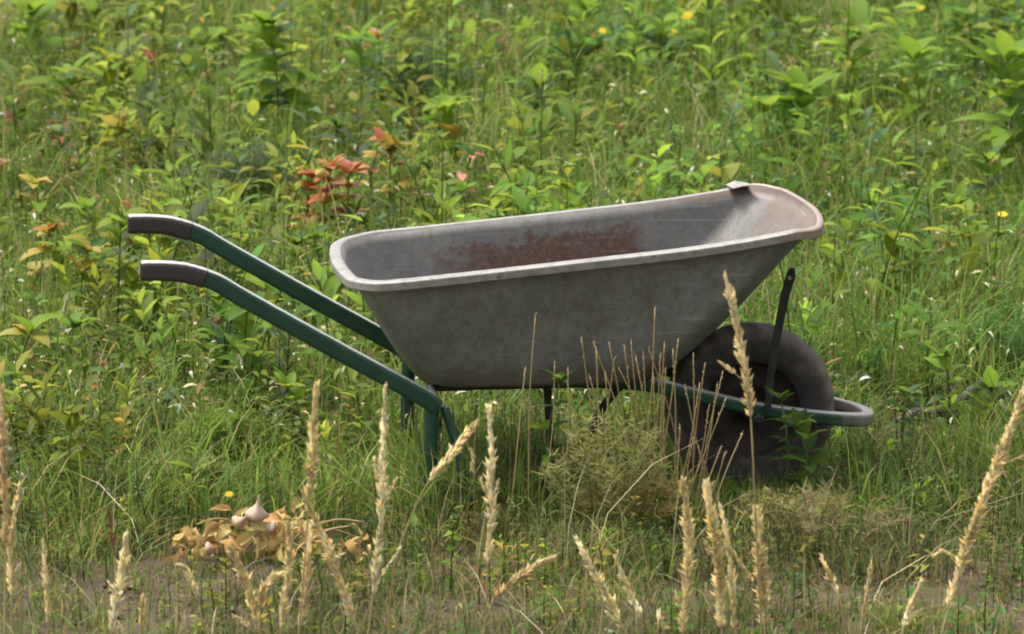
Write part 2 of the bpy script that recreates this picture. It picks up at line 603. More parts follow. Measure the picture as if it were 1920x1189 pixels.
def headroom(x, y):
    """how tall a plant may grow before it meets the wheelbarrow"""
    lx, ly = local_xy(x, y)
    h = np.full_like(x, 9.0)
    tray = (lx > -0.92) & (lx < 0.22) & (np.abs(ly) < 0.34)
    h = np.where(tray, 0.19, h)
    front = (lx > -0.28) & (lx < 0.22) & (np.abs(ly) < 0.34)
    h = np.where(front, 0.24, h)
    wheel = (lx > -0.21) & (lx < 0.29) & (np.abs(ly) < 0.13)
    h = np.where(wheel, 0.05, h)
    hx, hy = (x + 0.50) / 0.24, (y + 0.74) / 0.26
    h = np.where(hx * hx + hy * hy < 1, np.minimum(h, 0.035), h)
    h = np.where((x > 0.80) & (x < 1.12) & (y > 0.28) & (y < 0.70), np.minimum(h, 0.03), h)
    wf = (lx > -0.19) & (lx < 0.16) & (ly < -0.1) & (ly > -0.62)
    h = np.where(wf, np.minimum(h, 0.10), h)
    hnd = (lx > -1.35) & (lx <= -0.92) & (np.abs(ly) < 0.34)
    h = np.where(hnd, 0.24, h)
    return h


def scatter(n, ylo, yhi, margin):
    out = []
    got = 0
    xm = 0.0762 * (13.9 + yhi) + margin
    while got < n:
        x = RNG.uniform(-xm, xm, n * 2)
        y = RNG.uniform(ylo, yhi, n * 2)
        k = in_view(x, y, margin)
        out.append(np.stack([x[k], y[k]], -1))
        got += k.sum()
    p = np.concatenate(out)[:n]
    return p[:, 0], p[:, 1]


def bare(x, y):
    """1 where soil shows: the trodden strip along the bottom, gaps on the left"""
    c0 = -1.0 + 0.08 * np.sin(x * 2.1)
    strip = np.exp(-((y - c0) / 0.27) ** 4)
    wx = np.clip((np.abs(x + 0.05) - 0.42) / 0.25, 0, 1)
    left = np.exp(-(((x + 0.93) / 0.26) ** 2 + ((y - 1.0) / 0.6) ** 2)) * 1.1
    sp = fbm(x, y, 21, 0.5)
    return np.clip(strip * wx * (0.15 + 0.95 * sp) + left * (0.3 + sp), 0, 1)


def pick_colour(u, table):
    """table: list of (weight, (r,g,b))"""
    wts = np.array([t[0] for t in table], float)
    cum = np.cumsum(wts) / wts.sum()
    idx = np.searchsorted(cum, u)
    return np.array([t[1] for t in table])[np.clip(idx, 0, len(table) - 1)]


def blades(name, x, y, h, wd, lean, colr, mat, z0=None, levels=(0, 0.35, 0.7)):
    n = len(x)
    z = ground_z(x, y) - 0.005 if z0 is None else z0
    th = RNG.uniform(0, 2 * PI, n)
    fa = th + PI / 2 + RNG.normal(0, 0.5, n)
    P = []
    for t in levels:
        off = lean * h * t ** 2
        cx = x + np.cos(th) * off
        cy = y + np.sin(th) * off
        cz = z + h * (t - 0.25 * lean * t ** 3)
        ww = wd * (1 - 0.35 * t)
        P.append(np.stack([cx - np.cos(fa) * ww, cy - np.sin(fa) * ww, cz], -1))
        P.append(np.stack([cx + np.cos(fa) * ww, cy + np.sin(fa) * ww, cz], -1))
    off = lean * h
    P.append(np.stack([x + np.cos(th) * off, y + np.sin(th) * off, z + h * (1 - 0.25 * lean)], -1))
    V = np.stack(P, 1)                               # n, k, 3
    k = V.shape[1]
    tri = []
    for i in range(len(levels) - 1):
        a = 2 * i
        tri += [(a, a + 1, a + 3), (a, a + 3, a + 2)]
    a = 2 * (len(levels) - 1)
    tri.append((a, a + 1, a + 2))
    tri = np.array(tri)
    Fc = (np.arange(n)[:, None, None] * k + tri[None]).reshape(-1, 3)
    C = np.repeat(colr[:, None, :], k, 1).reshape(-1, 3)
    return np_mesh(name, V.reshape(-1, 3), Fc, mat, C)


# ------------------------------------------------------------------ leaf shapes
def leaf_arrays(L, W, fold, droop, curl=0.0, rows=5, belly=0.42, wavy=0.0, seed=0):
    """leaf along +Y, base at the origin, upper side +Z"""
    r = random.Random(seed)
    V = []
    T = []
    ang = 0.0
    y = z = 0.0
    prev = None
    for i in range(rows + 1):
        t = i / rows
        wv = W * (math.sin(PI * min(1, t ** (math.log(0.5) / math.log(belly)))) ** 0.85) if 0 < t < 1 else 0.0
        if i:
            ang = -droop * t
            y += L / rows * math.cos(ang)
            z += L / rows * math.sin(ang)
        if 0 < i < rows:
            up = math.tan(fold) * wv
            jl = wavy * r.uniform(-1, 1) * W
            jr = wavy * r.uniform(-1, 1) * W
            k = len(V)
            V += [(-wv, y, z + up + jl - curl * wv), (0, y, z), (wv, y, z + up + jr - curl * wv)]
            ids = (k, k + 1, k + 2)
        else:
            k = len(V)
            V.append((0, y, z))
            ids = (k,)
        if prev is not None:
            if len(prev) == 1 and len(ids) == 3:
                T += [(prev[0], ids[1], ids[0]), (prev[0], ids[2], ids[1])]
            elif len(prev) == 3 and len(ids) == 3:
                T += [(prev[0], prev[1], ids[1]), (prev[0], ids[1], ids[0]), (prev[1], prev[2], ids[2]), (prev[1], ids[2], ids[1])]
            elif len(prev) == 3:
                T += [(prev[0], prev[1], ids[0]), (prev[1], prev[2], ids[0])]
        prev = ids
    return np.array(V), np.array(T)


def rot_np(az, tilt, roll=0.0):
    """leaf direction: azimuth az, tilt above the horizon, roll about its own axis"""
    R = Matrix.Rotation(az, 3, 'Z') @ Matrix.Rotation(tilt, 3, 'X') @ Matrix.Rotation(roll, 3, 'Y')
    return np.array(R)


def weed_template(seed, h, nleaf, leafL, leafW, tilt=(0.1, 1.15), rows_=3):
    """(verts, tris, leaf index per vertex) of a small weed: stem plus leaves"""
    r = random.Random(seed)
    VV, TT, II = [], [], []
    base = 0
    bend = r.uniform(0, 0.35) * h
    ba = r.uniform(0, 2 * PI)

    def ax(t):
        return np.array([math.cos(ba) * bend * t * t, math.sin(ba) * bend * t * t, h * t])
    # stem, three sided
    rr = 0.0016
    rows = 3
    for i in range(rows + 1):
        c = ax(i / rows)
        for k in range(3):
            a = 2 * PI * k / 3
            VV.append(c + rr * (1 - 0.6 * i / rows) * np.array([math.cos(a), math.sin(a), 0]))
            II.append(0)
    for i in range(rows):
        for k in range(3):
            a, b = i * 3 + k, i * 3 + (k + 1) % 3
            TT += [(a, b, b + 3), (a, b + 3, a + 3)]
    base = len(VV)
    for j in range(nleaf):
        t = 0.15 + 0.85 * (j + 0.5) / nleaf
        s = r.uniform(0.65, 1.1) * (1.0 - 0.25 * abs(t - 0.6))
        v, tr = leaf_arrays(leafL * s, leafW * s, r.uniform(0.1, 0.5), r.uniform(0.2, 1.3), rows=rows_, belly=r.uniform(0.35, 0.5), seed=seed * 31 + j)
        R = rot_np(j * 2.4 + r.uniform(-0.5, 0.5), r.uniform(*tilt), r.uniform(-0.6, 0.6))
        v = v @ R.T + ax(t)
        VV += list(v)
        TT += [tuple(q + base for q in f) for f in tr]
        II += [j + 1] * len(v)
        base += len(v)
    return np.array(VV), np.array(TT), np.array(II)


def instance_templates(name, temps, x, y, sc, colr, mat, leafvar=0.16, z0=None, stemcol=(0.09, 0.13, 0.03)):
    n = len(x)
    which = RNG.integers(0, len(temps), n)
    rz = RNG.uniform(0, 2 * PI, n)
    z = ground_z(x, y) - 0.004 if z0 is None else z0
    Vs, Fs, Cs = [], [], []
    base = 0
    for ti, (tv, tt, ii) in enumerate(temps):
        k = np.where(which == ti)[0]
        if not len(k):
            continue
        c, s = np.cos(rz[k])[:, None], np.sin(rz[k])[:, None]
        S = sc[k][:, None]
        vx = (tv[None, :, 0] * c - tv[None, :, 1] * s) * S + x[k][:, None]
        vy = (tv[None, :, 0] * s + tv[None, :, 1] * c) * S + y[k][:, None]
        vz = tv[None, :, 2] * S + z[k][:, None]
        Vv = np.stack([vx, vy, vz], -1)
        nl = ii.max() + 1
        jit = RNG.normal(1.0, leafvar, (len(k), nl, 1)).clip(0.45, 1.7)
        hue = RNG.normal(0, 0.10, (len(k), nl, 1))
        lc = colr[k][:, None, :] * jit
        lc = lc * np.concatenate([1 + hue, np.ones_like(hue), 1 - hue], -1)
        lc[:, 0, :] = np.array(stemcol)
        Cc = lc[:, ii, :]
        m = len(tv)
        Fs.append((np.arange(len(k))[:, None, None] * m + tt[None]).reshape(-1, 3) + base)
        Vs.append(Vv.reshape(-1, 3))
        Cs.append(Cc.reshape(-1, 3))
        base += len(k) * m
    return np_mesh(name, np.concatenate(Vs), np.concatenate(Fs), mat, np.concatenate(Cs).clip(0.005, 0.9))


GREENS_R = [(3, (0.085, 0.170, 0.022)), (3, (0.115, 0.215, 0.027)), (2, (0.15, 0.25, 0.030)), (2, (0.060, 0.130, 0.024)), (0.7, (0.19, 0.225, 0.038)), (0.8, (0.075, 0.140, 0.055))]
GREENS = [(3, (0.100, 0.165, 0.022)), (3, (0.130, 0.205, 0.026)), (2, (0.175, 0.240, 0.030)), (1.5, (0.070, 0.125, 0.024)), (1.5, (0.20, 0.215, 0.038)), (0.8, (0.085, 0.130, 0.055))]
WARM = [(3, (0.20, 0.18, 0.05)), (2, (0.26, 0.17, 0.06)), (1, (0.30, 0.25, 0.05)), (1, (0.22, 0.10, 0.05)), (1, (0.30, 0.28, 0.16))]


# ------------------------------------------------------------------ the wheelbarrow
def rounded_outline(x0, x1, hw, rr, rf, n_arc=14, n_side=10, n_end=6, bow=0.026):
    """closed outline from the rear middle, near side first (y negative)"""
    pts = []

    def seg(a, b, n):
        for i in range(n):
            t = i / n
            pts.append((a[0] + (b[0] - a[0]) * t, a[1] + (b[1] - a[1]) * t))

    def arc(cx, cy, r, a0, a1):
        for i in range(n_arc):
            a = a0 + (a1 - a0) * i / n_arc
            pts.append((cx + r * math.cos(a), cy + r * math.sin(a)))
    seg((x0, 0), (x0, -(hw - rr)), n_end)
    arc(x0 + rr, -(hw - rr), rr, PI, 1.5 * PI)
    seg((x0 + rr, -hw), (x1 - rf, -hw), n_side)
    arc(x1 - rf, -(hw - rf), rf, 1.5 * PI, 2 * PI)
    seg((x1, -(hw - rf)), (x1, hw - rf), n_end * 2)
    arc(x1 - rf, hw - rf, rf, 0, 0.5 * PI)
    seg((x1 - rf, hw), (x0 + rr, hw), n_side)
    arc(x0 + rr, hw - rr, rr, 0.5 * PI, PI)
    seg((x0, hw - rr), (x0, 0), n_end)
    xm = (x0 + x1) / 2
    out = []
    for x_, y_ in pts:                               # both ends bow outward a little
        e = abs(x_ - xm) / (x1 - xm)
        out.append((x_ + (bow * 1.7 if x_ > xm else -bow) * e ** 6 * (0.5 - (y_ / hw) ** 2), y_))
    return out


def rim_z(x):
    return 0.574 + 0.094 * (x - 0.026) + 0.17 * max(0.0, x + 0.25) ** 2 - 0.30 * max(0.0, x - 0.045)


def build_wheelbarrow():
    root = empty('wheelbarrow', (X0, 0, 0), YAW)
    tag(root, 'old wheelbarrow with grey steel tray and green tube handles standing in the weeds', 'wheelbarrow')
    # tray: rows of outlines from the floor up to the rim
    ZF = 0.262
    rows = []
    bx0, bx1, bh = -0.69, -0.215, 0.215
    rx0, rx1, rh = -0.832, 0.106, 0.283
    for s in (0.25, 0.6, 0.9):                       # floor
        rows.append([(x_ * s + (bx0 + bx1) / 2 * (1 - s), y_ * s, ZF) for x_, y_ in rounded_outline(bx0 + .01, bx1 - .01, bh - .012, 0.08, 0.08)])
    for t in (0.0, 0.03, 0.09, 0.2, 0.35, 0.5, 0.65, 0.8, 0.92, 1.0):
        fx = t ** 0.80                              # walls bulge out low, as pressed trays do
        fr = t ** 0.92
        o = rounded_outline(bx0 + (rx0 - bx0) * fx, bx1 + (rx1 - bx1) * fr, bh + (rh - bh) * fx, 0.085 + 0.005 * t, 0.10 - 0.035 * t)
        rows.append([(x_, y_, ZF + (0.004 if t == 0 else 0.004) + (rim_z(x_) - ZF - 0.004) * t) for x_, y_ in o])
    bm = bmesh.new()
    vr = [[bm.verts.new(p) for p in row] for row in rows]
    n = len(vr[0])
    c = bm.verts.new(((bx0 + bx1) / 2, 0, ZF))
    for k in range(n):
        bm.faces.new((c, vr[0][k], vr[0][(k + 1) % n]))
    for a, b in zip(vr, vr[1:]):
        for k in range(n):
            bm.faces.new((a[k], a[(k + 1) % n], b[(k + 1) % n], b[k]))
    # dents
    rnd = random.Random(3)
    dents = [(Vector((rnd.uniform(-.8, .1), rnd.choice((-1, 1)) * 0.25, rnd.uniform(.3, .52))), rnd.uniform(.05, .12), rnd.uniform(-.004, .005)) for _ in range(14)]
    for v in bm.verts:
        for p, r_, a_ in dents:
            d = (v.co - p).length
            if d < r_ * 2:
                v.co.y += a_ * math.exp(-(d / r_) ** 2 * 2)
    for f in bm.faces:
        f.smooth = True
    tray = obj('tray', bm, M['tray'], root)
    tray['label'] = 'weathered grey steel tray with rust stains inside'
    so = tray.modifiers.new('thickness', 'SOLIDIFY')
    so.thickness = 0.002
    so.offset = 0
    tray.data.materials.append(M['tray_in'])
    so.material_offset = 1
    # rolled rim
    o = rounded_outline(rx0, rx1, rh, 0.09, 0.065)
    bm = bmesh.new()
    m = len(o)
    prof = [(-0.0015, -0.004), (-0.0005, 0.0015), (0.003, 0.004), (0.012, 0.0036), (0.0215, 0.0018), (0.0238, 0.0004), (0.0246, -0.0016), (0.0240, -0.0145), (0.0235, -0.0165), (0.0205, -0.0155), (0.021, -0.006), (0.006, -0.0045)]
    rings = []
    rw = random.Random(8)
    ph1, ph2 = rw.uniform(0, 6), rw.uniform(0, 6)
    for i in range(m):
        p = Vector((*o[i], 0))
        t = (Vector((*o[(i + 1) % m], 0)) - Vector((*o[i - 1], 0))).normalized()
        nrm = Vector((t.y, -t.x, 0))                # outline runs so that this points outward
        if nrm.dot(p - Vector((-0.37, 0, 0))) < 0:
            nrm = -nrm
        zb = rim_z(p.x) + 0.0008 * math.sin(i * 0.31 + ph1) + 0.0005 * math.sin(i * 0.8 + ph2)
        wid = 1.0 - 0.45 * max(0.0, nrm.x)
        rings.append([bm.verts.new(p + nrm * (d * wid) + Vector((0, 0, zb + h))) for d, h in prof])
    for i in range(m):
        a, b = rings[i], rings[(i + 1) % m]
        for k in range(12):
            f = bm.faces.new((a[k], a[(k + 1) % 12], b[(k + 1) % 12], b[k]))
            f.smooth = k not in (4, 5, 6)
    obj('rim', bm, M['rim'], root)['label'] = 'pale rolled metal edge round the tray'
    # bent flap standing up at the far corner of the pouring lip
    bm = bmesh.new()
    fp = [(-0.002, 0.262, 0.0), (0.018, 0.268, 0.002), (0.042, 0.255, 0.0)]
    lo = [Vector((x_, y_ , rim_z(x_) + 0.006)) for x_, y_, _ in fp]
    hi = [Vector((x_ - 0.012, y_ + 0.030, rim_z(x_) + h)) for (x_, y_, _), h in zip(fp, (0.010, 0.013, 0.006))]
    vl = [bm.verts.new(p) for p in lo]
    vh = [bm.verts.new(p) for p in hi]
    for i in range(2):
        bm.faces.new((vl[i], vl[i + 1], vh[i + 1], vh[i]))
    fl = obj('bent_flap', bm, M['rim'], root)
    fl.modifiers.new('thickness', 'SOLIDIFY').thickness = 0.0015
    # frame: one tube per side from the grip, under the tray, round the wheel
    rt = 0.0178

    def handle_path(s):
        return [(-1.268, .280 * s, .531), (-1.195, .281 * s, .527), (-1.13, .281 * s, .508), (-1.07, .280 * s, .472), (-0.90, .277 * s, .372), (-0.74, .272 * s, .280), (-0.695, .269 * s, .252), (-0.678, .268 * s, .236)]

    def guard_path(s):
        return [(-0.62, .085 * s, .2495), (-0.50, .085 * s, .2495), (-0.36, .085 * s, .2495), (-0.23, .112 * s, .245), (-0.12, .118 * s, .220), (-0.01, .118 * s, .192), (0.10, .108 * s, .172), (0.185, .085 * s, .158), (0.232, .048 * s, .150), (0.246, 0, .148)]
    # under-frame: one tube from below the tray round the front of the wheel and back
    near = guard_path(-1)
    far = list(reversed(guard_path(1)))[1:]
    bm = bmesh.new()
    path = catmull(near + far, 6)
    sweep(bm, path, [0.0132] * len(path), 24, True, 1.0, 0.9)
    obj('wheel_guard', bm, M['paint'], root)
    for s in (-1, 1):
        bm = bmesh.new()
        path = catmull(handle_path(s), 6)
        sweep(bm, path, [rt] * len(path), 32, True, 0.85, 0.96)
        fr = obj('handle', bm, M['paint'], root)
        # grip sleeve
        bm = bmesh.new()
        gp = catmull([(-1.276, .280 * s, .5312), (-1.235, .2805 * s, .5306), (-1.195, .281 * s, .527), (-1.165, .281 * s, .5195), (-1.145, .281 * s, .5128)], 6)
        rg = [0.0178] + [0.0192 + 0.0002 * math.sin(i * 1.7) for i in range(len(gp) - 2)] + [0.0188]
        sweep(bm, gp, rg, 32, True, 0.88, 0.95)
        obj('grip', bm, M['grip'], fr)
        # leg: bent tube down, foot and up again
        bm = bmesh.new()
        lp = catmull([(-0.686, .268 * s, .240), (-0.690, .268 * s, .18), (-0.690, .270 * s, .06), (-0.682, .270 * s, .012), (-0.655, .270 * s, .004), (-0.628, .268 * s, .014), (-0.625, .265 * s, .07), (-0.638, .256 * s, .16), (-0.662, .250 * s, .235)], 6)
        sweep(bm, lp, [0.015 if i < 20 else 0.010 for i in range(len(lp))], 12)
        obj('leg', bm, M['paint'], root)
        # cross plate that bolts the tray to the tube
        bm = bmesh.new()
        bmesh.ops.create_cube(bm, size=1)
        for v in bm.verts:
            v.co = Vector((-0.635 + v.co.x * 0.09, .085 * s + v.co.y * 0.03, .2475 + v.co.z * 0.022))
        obj('bracket', bm, M['strap'], root)
    bm = bmesh.new()
    sweep(bm, catmull([(-0.678, -.262, .243), (-0.672, 0, .243), (-0.678, .262, .243)], 6), 0.0095, 10)
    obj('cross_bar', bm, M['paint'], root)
    # rear support hoop seen dark below the tray
    for pts_ in ([(-0.245, -.060, .252), (-0.285, -.062, .225), (-0.325, -.064, .170), (-0.345, -.066, .09), (-0.350, -.066, .004)], [(-0.430, -.060, .252), (-0.428, -.061, .20), (-0.424, -.062, .10), (-0.424, -.062, .004)]):
        bm = bmesh.new()
        sweep(bm, catmull(pts_, 5), 0.0085, 9)
        obj('support_brace', bm, M['strap'], root)
    # loose strut standing up in front of the tray
    bm = bmesh.new()
    sp = [Vector((0.018, -.138, .190)), Vector((0.024, -.138, .262)), Vector((0.036, -.139, .345)), Vector((0.052, -.140, .430)), Vector((0.063, -.142, .470)), Vector((0.066, -.142, .488))]
    prev = None
    for i, p in enumerate(sp):
        wv = (0.007, 0.008, 0.0085, 0.0095, 0.010, 0.006)[i]
        q = [bm.verts.new(p + Vector((sx * wv, sy * 0.002, 0))) for sx, sy in ((-1, -1), (1, -1), (1, 1), (-1, 1))]
        if prev:
            for k in range(4):
                bm.faces.new((prev[k], prev[(k + 1) % 4], q[(k + 1) % 4], q[k]))
        else:
            bm.faces.new(q)
        prev = q
    bm.faces.new(prev)
    st = obj('strut', bm, M['strap'], root)
    bm = bmesh.new()
    lathe_y(bm, [(0.0045, -0.0045), (0.0045, 0.0025)], 8, center=Vector((0.0605, -.143, .468)))
    obj('bolt', bm, M['rim'], st)
    # wheel
    wc = Vector((0, 0, 0.172))
    wroot = empty('wheel', (0, 0, 0))
    wroot.parent = root
    bm = bmesh.new()
    R_, Wt = 0.178, 0.046
    prof = [(0.098, -0.030), (0.104, -0.036), (0.122, -0.0445), (0.142, -0.046), (0.158, -0.043), (0.168, -0.037), (0.1735, -0.028), (0.1765, -0.016), (0.1775, -0.006), (0.1775, 0.006), (0.1765, 0.016), (0.1735, 0.028), (0.168, 0.037), (0.158, 0.043), (0.142, 0.046), (0.122, 0.0445), (0.104, 0.036), (0.098, 0.030)]
    rings = lathe_y(bm, prof, 96, True)
    for i, (r_, y_) in enumerate(prof):
        if r_ > 0.15:
            for k, v in enumerate(rings[i]):
                blk = ((k + (2 if y_ > 0 else 0)) // 2) % 2
                groove = 0.0 if blk else -0.0055
                if abs(y_) < 0.012:
                    groove = -0.002 if blk else 0.0
                f_ = (r_ + groove) / r_
                v.co = Vector((v.co.x * f_, v.co.y, v.co.z * f_))
    for v in bm.verts:
        v.co += wc
    obj('tyre', bm, M['rubber'], wroot)
    bm = bmesh.new()
    lathe_y(bm, [(0.100, -0.034), (0.104, -0.034), (0.100, -0.028), (0.088, -0.018), (0.06, -0.012), (0.03, -0.016), (0.03, 0.016), (0.06, 0.012), (0.088, 0.018), (0.100, 0.028), (0.104, 0.034), (0.100, 0.034)], 48, True, center=wc)
    obj('wheel_rim', bm, M['darksteel'], wroot)
    bm = bmesh.new()
    lathe_y(bm, [(0.020, -0.055), (0.024, -0.050), (0.024, -0.02), (0.031, -0.014), (0.031, 0.014), (0.024, 0.02), (0.024, 0.05), (0.02, 0.055)], 24, center=wc)
    obj('hub', bm, M['darksteel'], wroot)
    bm = bmesh.new()
    lathe_y(bm, [(0.006, -0.140), (0.012, -0.138), (0.012, -0.130), (0.007, -0.129), (0.007, 0.129), (0.012, 0.130), (0.012, 0.138), (0.006, 0.140)], 12, center=wc)
    obj('axle', bm, M['strap'], root)
    for s in (-1, 1):                                # plates that carry the axle under the loop tube
        bm = bmesh.new()
        bmesh.ops.create_cube(bm, size=1)
        for v in bm.verts:
            v.co = Vector((v.co.x * 0.034 * (1.0 if v.co.z > 0 else 0.7), .1225 * s + v.co.y * 0.004, .178 + v.co.z * 0.046))
        obj('axle_bracket', bm, M['strap'], root)
    return root


build_wheelbarrow()

# ------------------------------------------------------------------ undergrowth: what nobody could count
BROAD = [weed_template(100 + i, random.uniform(0.10, 0.22), random.randint(9, 16), random.uniform(0.030, 0.075), random.uniform(0.005, 0.014), (0.2, 1.35)) for i in range(18)]
FINE = [weed_template(300 + i, random.uniform(0.06, 0.13), random.randint(18, 26), random.uniform(0.016, 0.034), random.uniform(0.0010, 0.0022), (0.1, 1.2), 2) for i in range(8)]
FAR = [weed_template(400 + i, random.uniform(0.14, 0.26), 8, random.uniform(0.07, 0.10), random.uniform(0.014, 0.022), (0.2, 1.2), 2) for i in range(6)]
SMALL = [weed_template(200 + i, random.uniform(0.06, 0.13), random.randint(9, 14), random.uniform(0.016, 0.032), random.uniform(0.004, 0.010), (0.1, 1.15), 2) for i in range(10)]


def col_field(x, y, u, warmth):
    c = np.where((RNG.uniform(-0.5, 0.5, len(x)) + x > 0.0)[:, None], pick_colour(u, GREENS_R), pick_colour(u, GREENS))
    v = fbm(x, y, 41, 0.9)
    c = c * (0.74 + 0.72 * v)[:, None]
    yel = fbm(x, y, 42, 1.3)
    c = c * np.stack([0.85 + 0.4 * yel, np.ones_like(yel), 1.15 - 0.4 * yel], -1)
    wm = RNG.uniform(0, 1, len(x)) < warmth
    cw = pick_colour(RNG.uniform(0, 1, len(x)), WARM)
    return np.where(wm[:, None], cw, c)


def broad_density(x, y):
    lf = np.clip((-0.30 - x) / 0.4, 0, 1)
    d = np.clip((y + 0.1 + 0.7 * lf) / 1.2, 0.05, 1)          # behind the barrow, and nearer on the left
    right = np.clip((x - 0.35) / 0.6, 0, 1) * np.clip((3.6 - y) / 2.0, 0, 1)
    d = d * (1 - 0.75 * right)
    return d * (0.35 + 0.9 * fbm(x, y, 31, 0.8)) * (1 - 0.7 * bare(x, y))


# broad-leaved weeds
x, y = scatter(8800, -0.6, 10.0, 1.1)
k = RNG.uniform(0, 1, len(x)) < broad_density(x, y)
x, y = x[k], y[k]
sc = RNG.uniform(0.65, 1.25, len(x)) * (0.80 + 1.15 * fbm(x, y, 33, 0.9) ** 2)
sc = np.minimum(sc, headroom(x, y) / 0.24)
k = sc > 0.4
x, y, sc = x[k], y[k], sc[k]
warm = (0.06 + 0.16 * np.clip((0.2 - x) / 1.0, 0, 1) * fbm(x, y, 34, 0.6)) * (sc < 1.25)
me = instance_templates('broad_leaved_undergrowth', BROAD, x, y, sc, col_field(x, y, RNG.uniform(0, 1, len(x)), warm), M['cover'])
tag(link('broad_leaved_undergrowth', me), 'dense green broad-leaved weeds covering the field behind the wheelbarrow', 'undergrowth', kind='stuff')

# small-leaved herbs everywhere
x, y = scatter(11500, -3.0, 9.0, 0.8)
dens = (0.45 + 0.6 * fbm(x, y, 36, 0.5)) * (1 - 0.8 * bare(x, y)) * np.where(y < 0.1, 0.34, 1.0)
k = RNG.uniform(0, 1, len(x)) < dens
x, y = x[k], y[k]
sc = RNG.uniform(0.6, 1.5, len(x))
sc = np.minimum(sc, headroom(x, y) / 0.16)
k = sc > 0.35
x, y, sc = x[k], y[k], sc[k]
cc = col_field(x, y, RNG.uniform(0, 1, len(x)), np.where(y < -0.2, 0.13, 0.09))
me = instance_templates('small_leaved_herbs', SMALL, x, y, sc, cc, M['cover'])
tag(link('small_leaved_herbs', me), 'low small-leaved green herbs growing between the grass', 'herbs', kind='stuff')


# the same field going on outside the picture
x = RNG.uniform(-7, 7, 9000)
y = RNG.uniform(-5, 20, 9000)
k = (~in_view(x, y, 1.0)) | (y > 9.6) | (y < -3.1)
x, y = x[k][:3600], y[k][:3600]
me = instance_templates('outlying_undergrowth', FAR, x, y, RNG.uniform(0.8, 1.5, len(x)), col_field(x, y, RNG.uniform(0, 1, len(x)), 0.08), M['cover'], 0.16, np.zeros(len(x)))
tag(link('outlying_undergrowth', me), 'green weeds of the field going on all around', 'undergrowth', kind='stuff')

# fine needle-leaved herbs, thick in the foreground and on the right
x, y = scatter(12500, -3.0, 6.0, 0.5)
dens = (0.35 + 0.8 * fbm(x, y, 37, 0.4)) * (1 - 0.85 * bare(x, y)) * np.where(y < 0.4, 1.0, np.where(x > 0.3, 0.8, 0.35))
k = RNG.uniform(0, 1, len(x)) < dens
x, y = x[k], y[k]
sc = np.minimum(RNG.uniform(0.6, 1.4, len(x)) * np.where(y < -0.95, 0.6, 1.0), headroom(x, y) / 0.16)
k = sc > 0.25
x, y, sc = x[k], y[k], sc[k]
FN = [(3, (0.12, 0.175, 0.035)), (3, (0.15, 0.175, 0.045)), (2, (0.085, 0.15, 0.035)), (1.5, (0.21, 0.16, 0.065)), (0.8, (0.22, 0.12, 0.06))]
cc = pick_colour(0.6 * fbm(x, y, 38, 0.35) + 0.4 * RNG.uniform(0, 1, len(x)), FN)
me = instance_templates('fine_leaved_herbs', FINE, x, y, sc, cc, M['cover'])
tag(link('fine_leaved_herbs', me), 'fine feathery olive herbs carpeting the ground around the wheelbarrow', 'herbs', kind='stuff')


# grass
def grass_layer(name, n, ylo, yhi, hmin, hmax, wid, table, label, margin=0.6, leanm=0.5, dens_fn=None, mat='grass'):
    x, y = scatter(n, ylo, yhi, margin)
    d = (0.3 + 0.85 * fbm(x, y, 51, 0.45)) * (1 - 0.80 * bare(x, y))
    if dens_fn is not None:
        d = d * dens_fn(x, y)
    k = RNG.uniform(0, 1, len(x)) < d
    x, y = x[k], y[k]
    h = RNG.uniform(hmin, hmax, len(x)) * (0.6 + 0.8 * fbm(x, y, 52, 0.6))
    h = h * np.where(y < -0.95, 0.62, 1.0) * np.where(y > 0.9, 0.9 + 0.5 * fbm(x, y, 54, 0.8), 1.0)
    h = np.minimum(h, headroom(x, y))
    c = pick_colour(RNG.uniform(0, 1, len(x)), table) * RNG.normal(1, 0.2, (len(x), 1)).clip(0.5, 1.6)
    c = c * (0.74 + 0.65 * fbm(x, y, 41, 0.9))[:, None]
    lean = np.abs(RNG.normal(0, leanm, len(x))).clip(0, 1.8)
    wd = RNG.uniform(0.6, 1.3, len(x)) * wid
    me = blades(name, x, y, h, wd, lean, c, M[mat])
    tag(link(name, me), label, 'grass', kind='stuff')


GR = [(4, (0.100, 0.185, 0.028)), (3, (0.135, 0.23, 0.032)), (2, (0.075, 0.140, 0.032)), (1.5, (0.19, 0.22, 0.052)), (0.7, (0.24, 0.20, 0.075)), (0.5, (0.34, 0.28, 0.13))]
GD = [(4, (0.115, 0.165, 0.034)), (3, (0.165, 0.175, 0.048)), (1.6, (0.19, 0.155, 0.062)), (0.8, (0.17, 0.10, 0.055)), (0.8, (0.28, 0.22, 0.10)), (3, (0.065, 0.12, 0.028))]
grass_layer('meadow_grass', 150000, -0.5, 8.5, 0.06, 0.22, 0.0020, GR, 'thin green meadow grass mixed through the weeds', leanm=0.75,
            dens_fn=lambda x, y: np.clip(1.25 - 0.6 * broad_density(x, y), 0.2, 1))
grass_layer('verge_grass', 90000, -3.2, 0.35, 0.03, 0.095, 0.0019, GD, 'short olive and brown grass in front of the wheelbarrow', margin=0.7, leanm=0.85)
grass_layer('dry_straws', 5200, -3.0, 8.0, 0.10, 0.26, 0.0011, [(2, (0.34, 0.29, 0.15)), (1, (0.42, 0.38, 0.24)), (1, (0.26, 0.20, 0.10))], 'thin pale dry straws scattered through the grass', leanm=0.9, mat='straw')

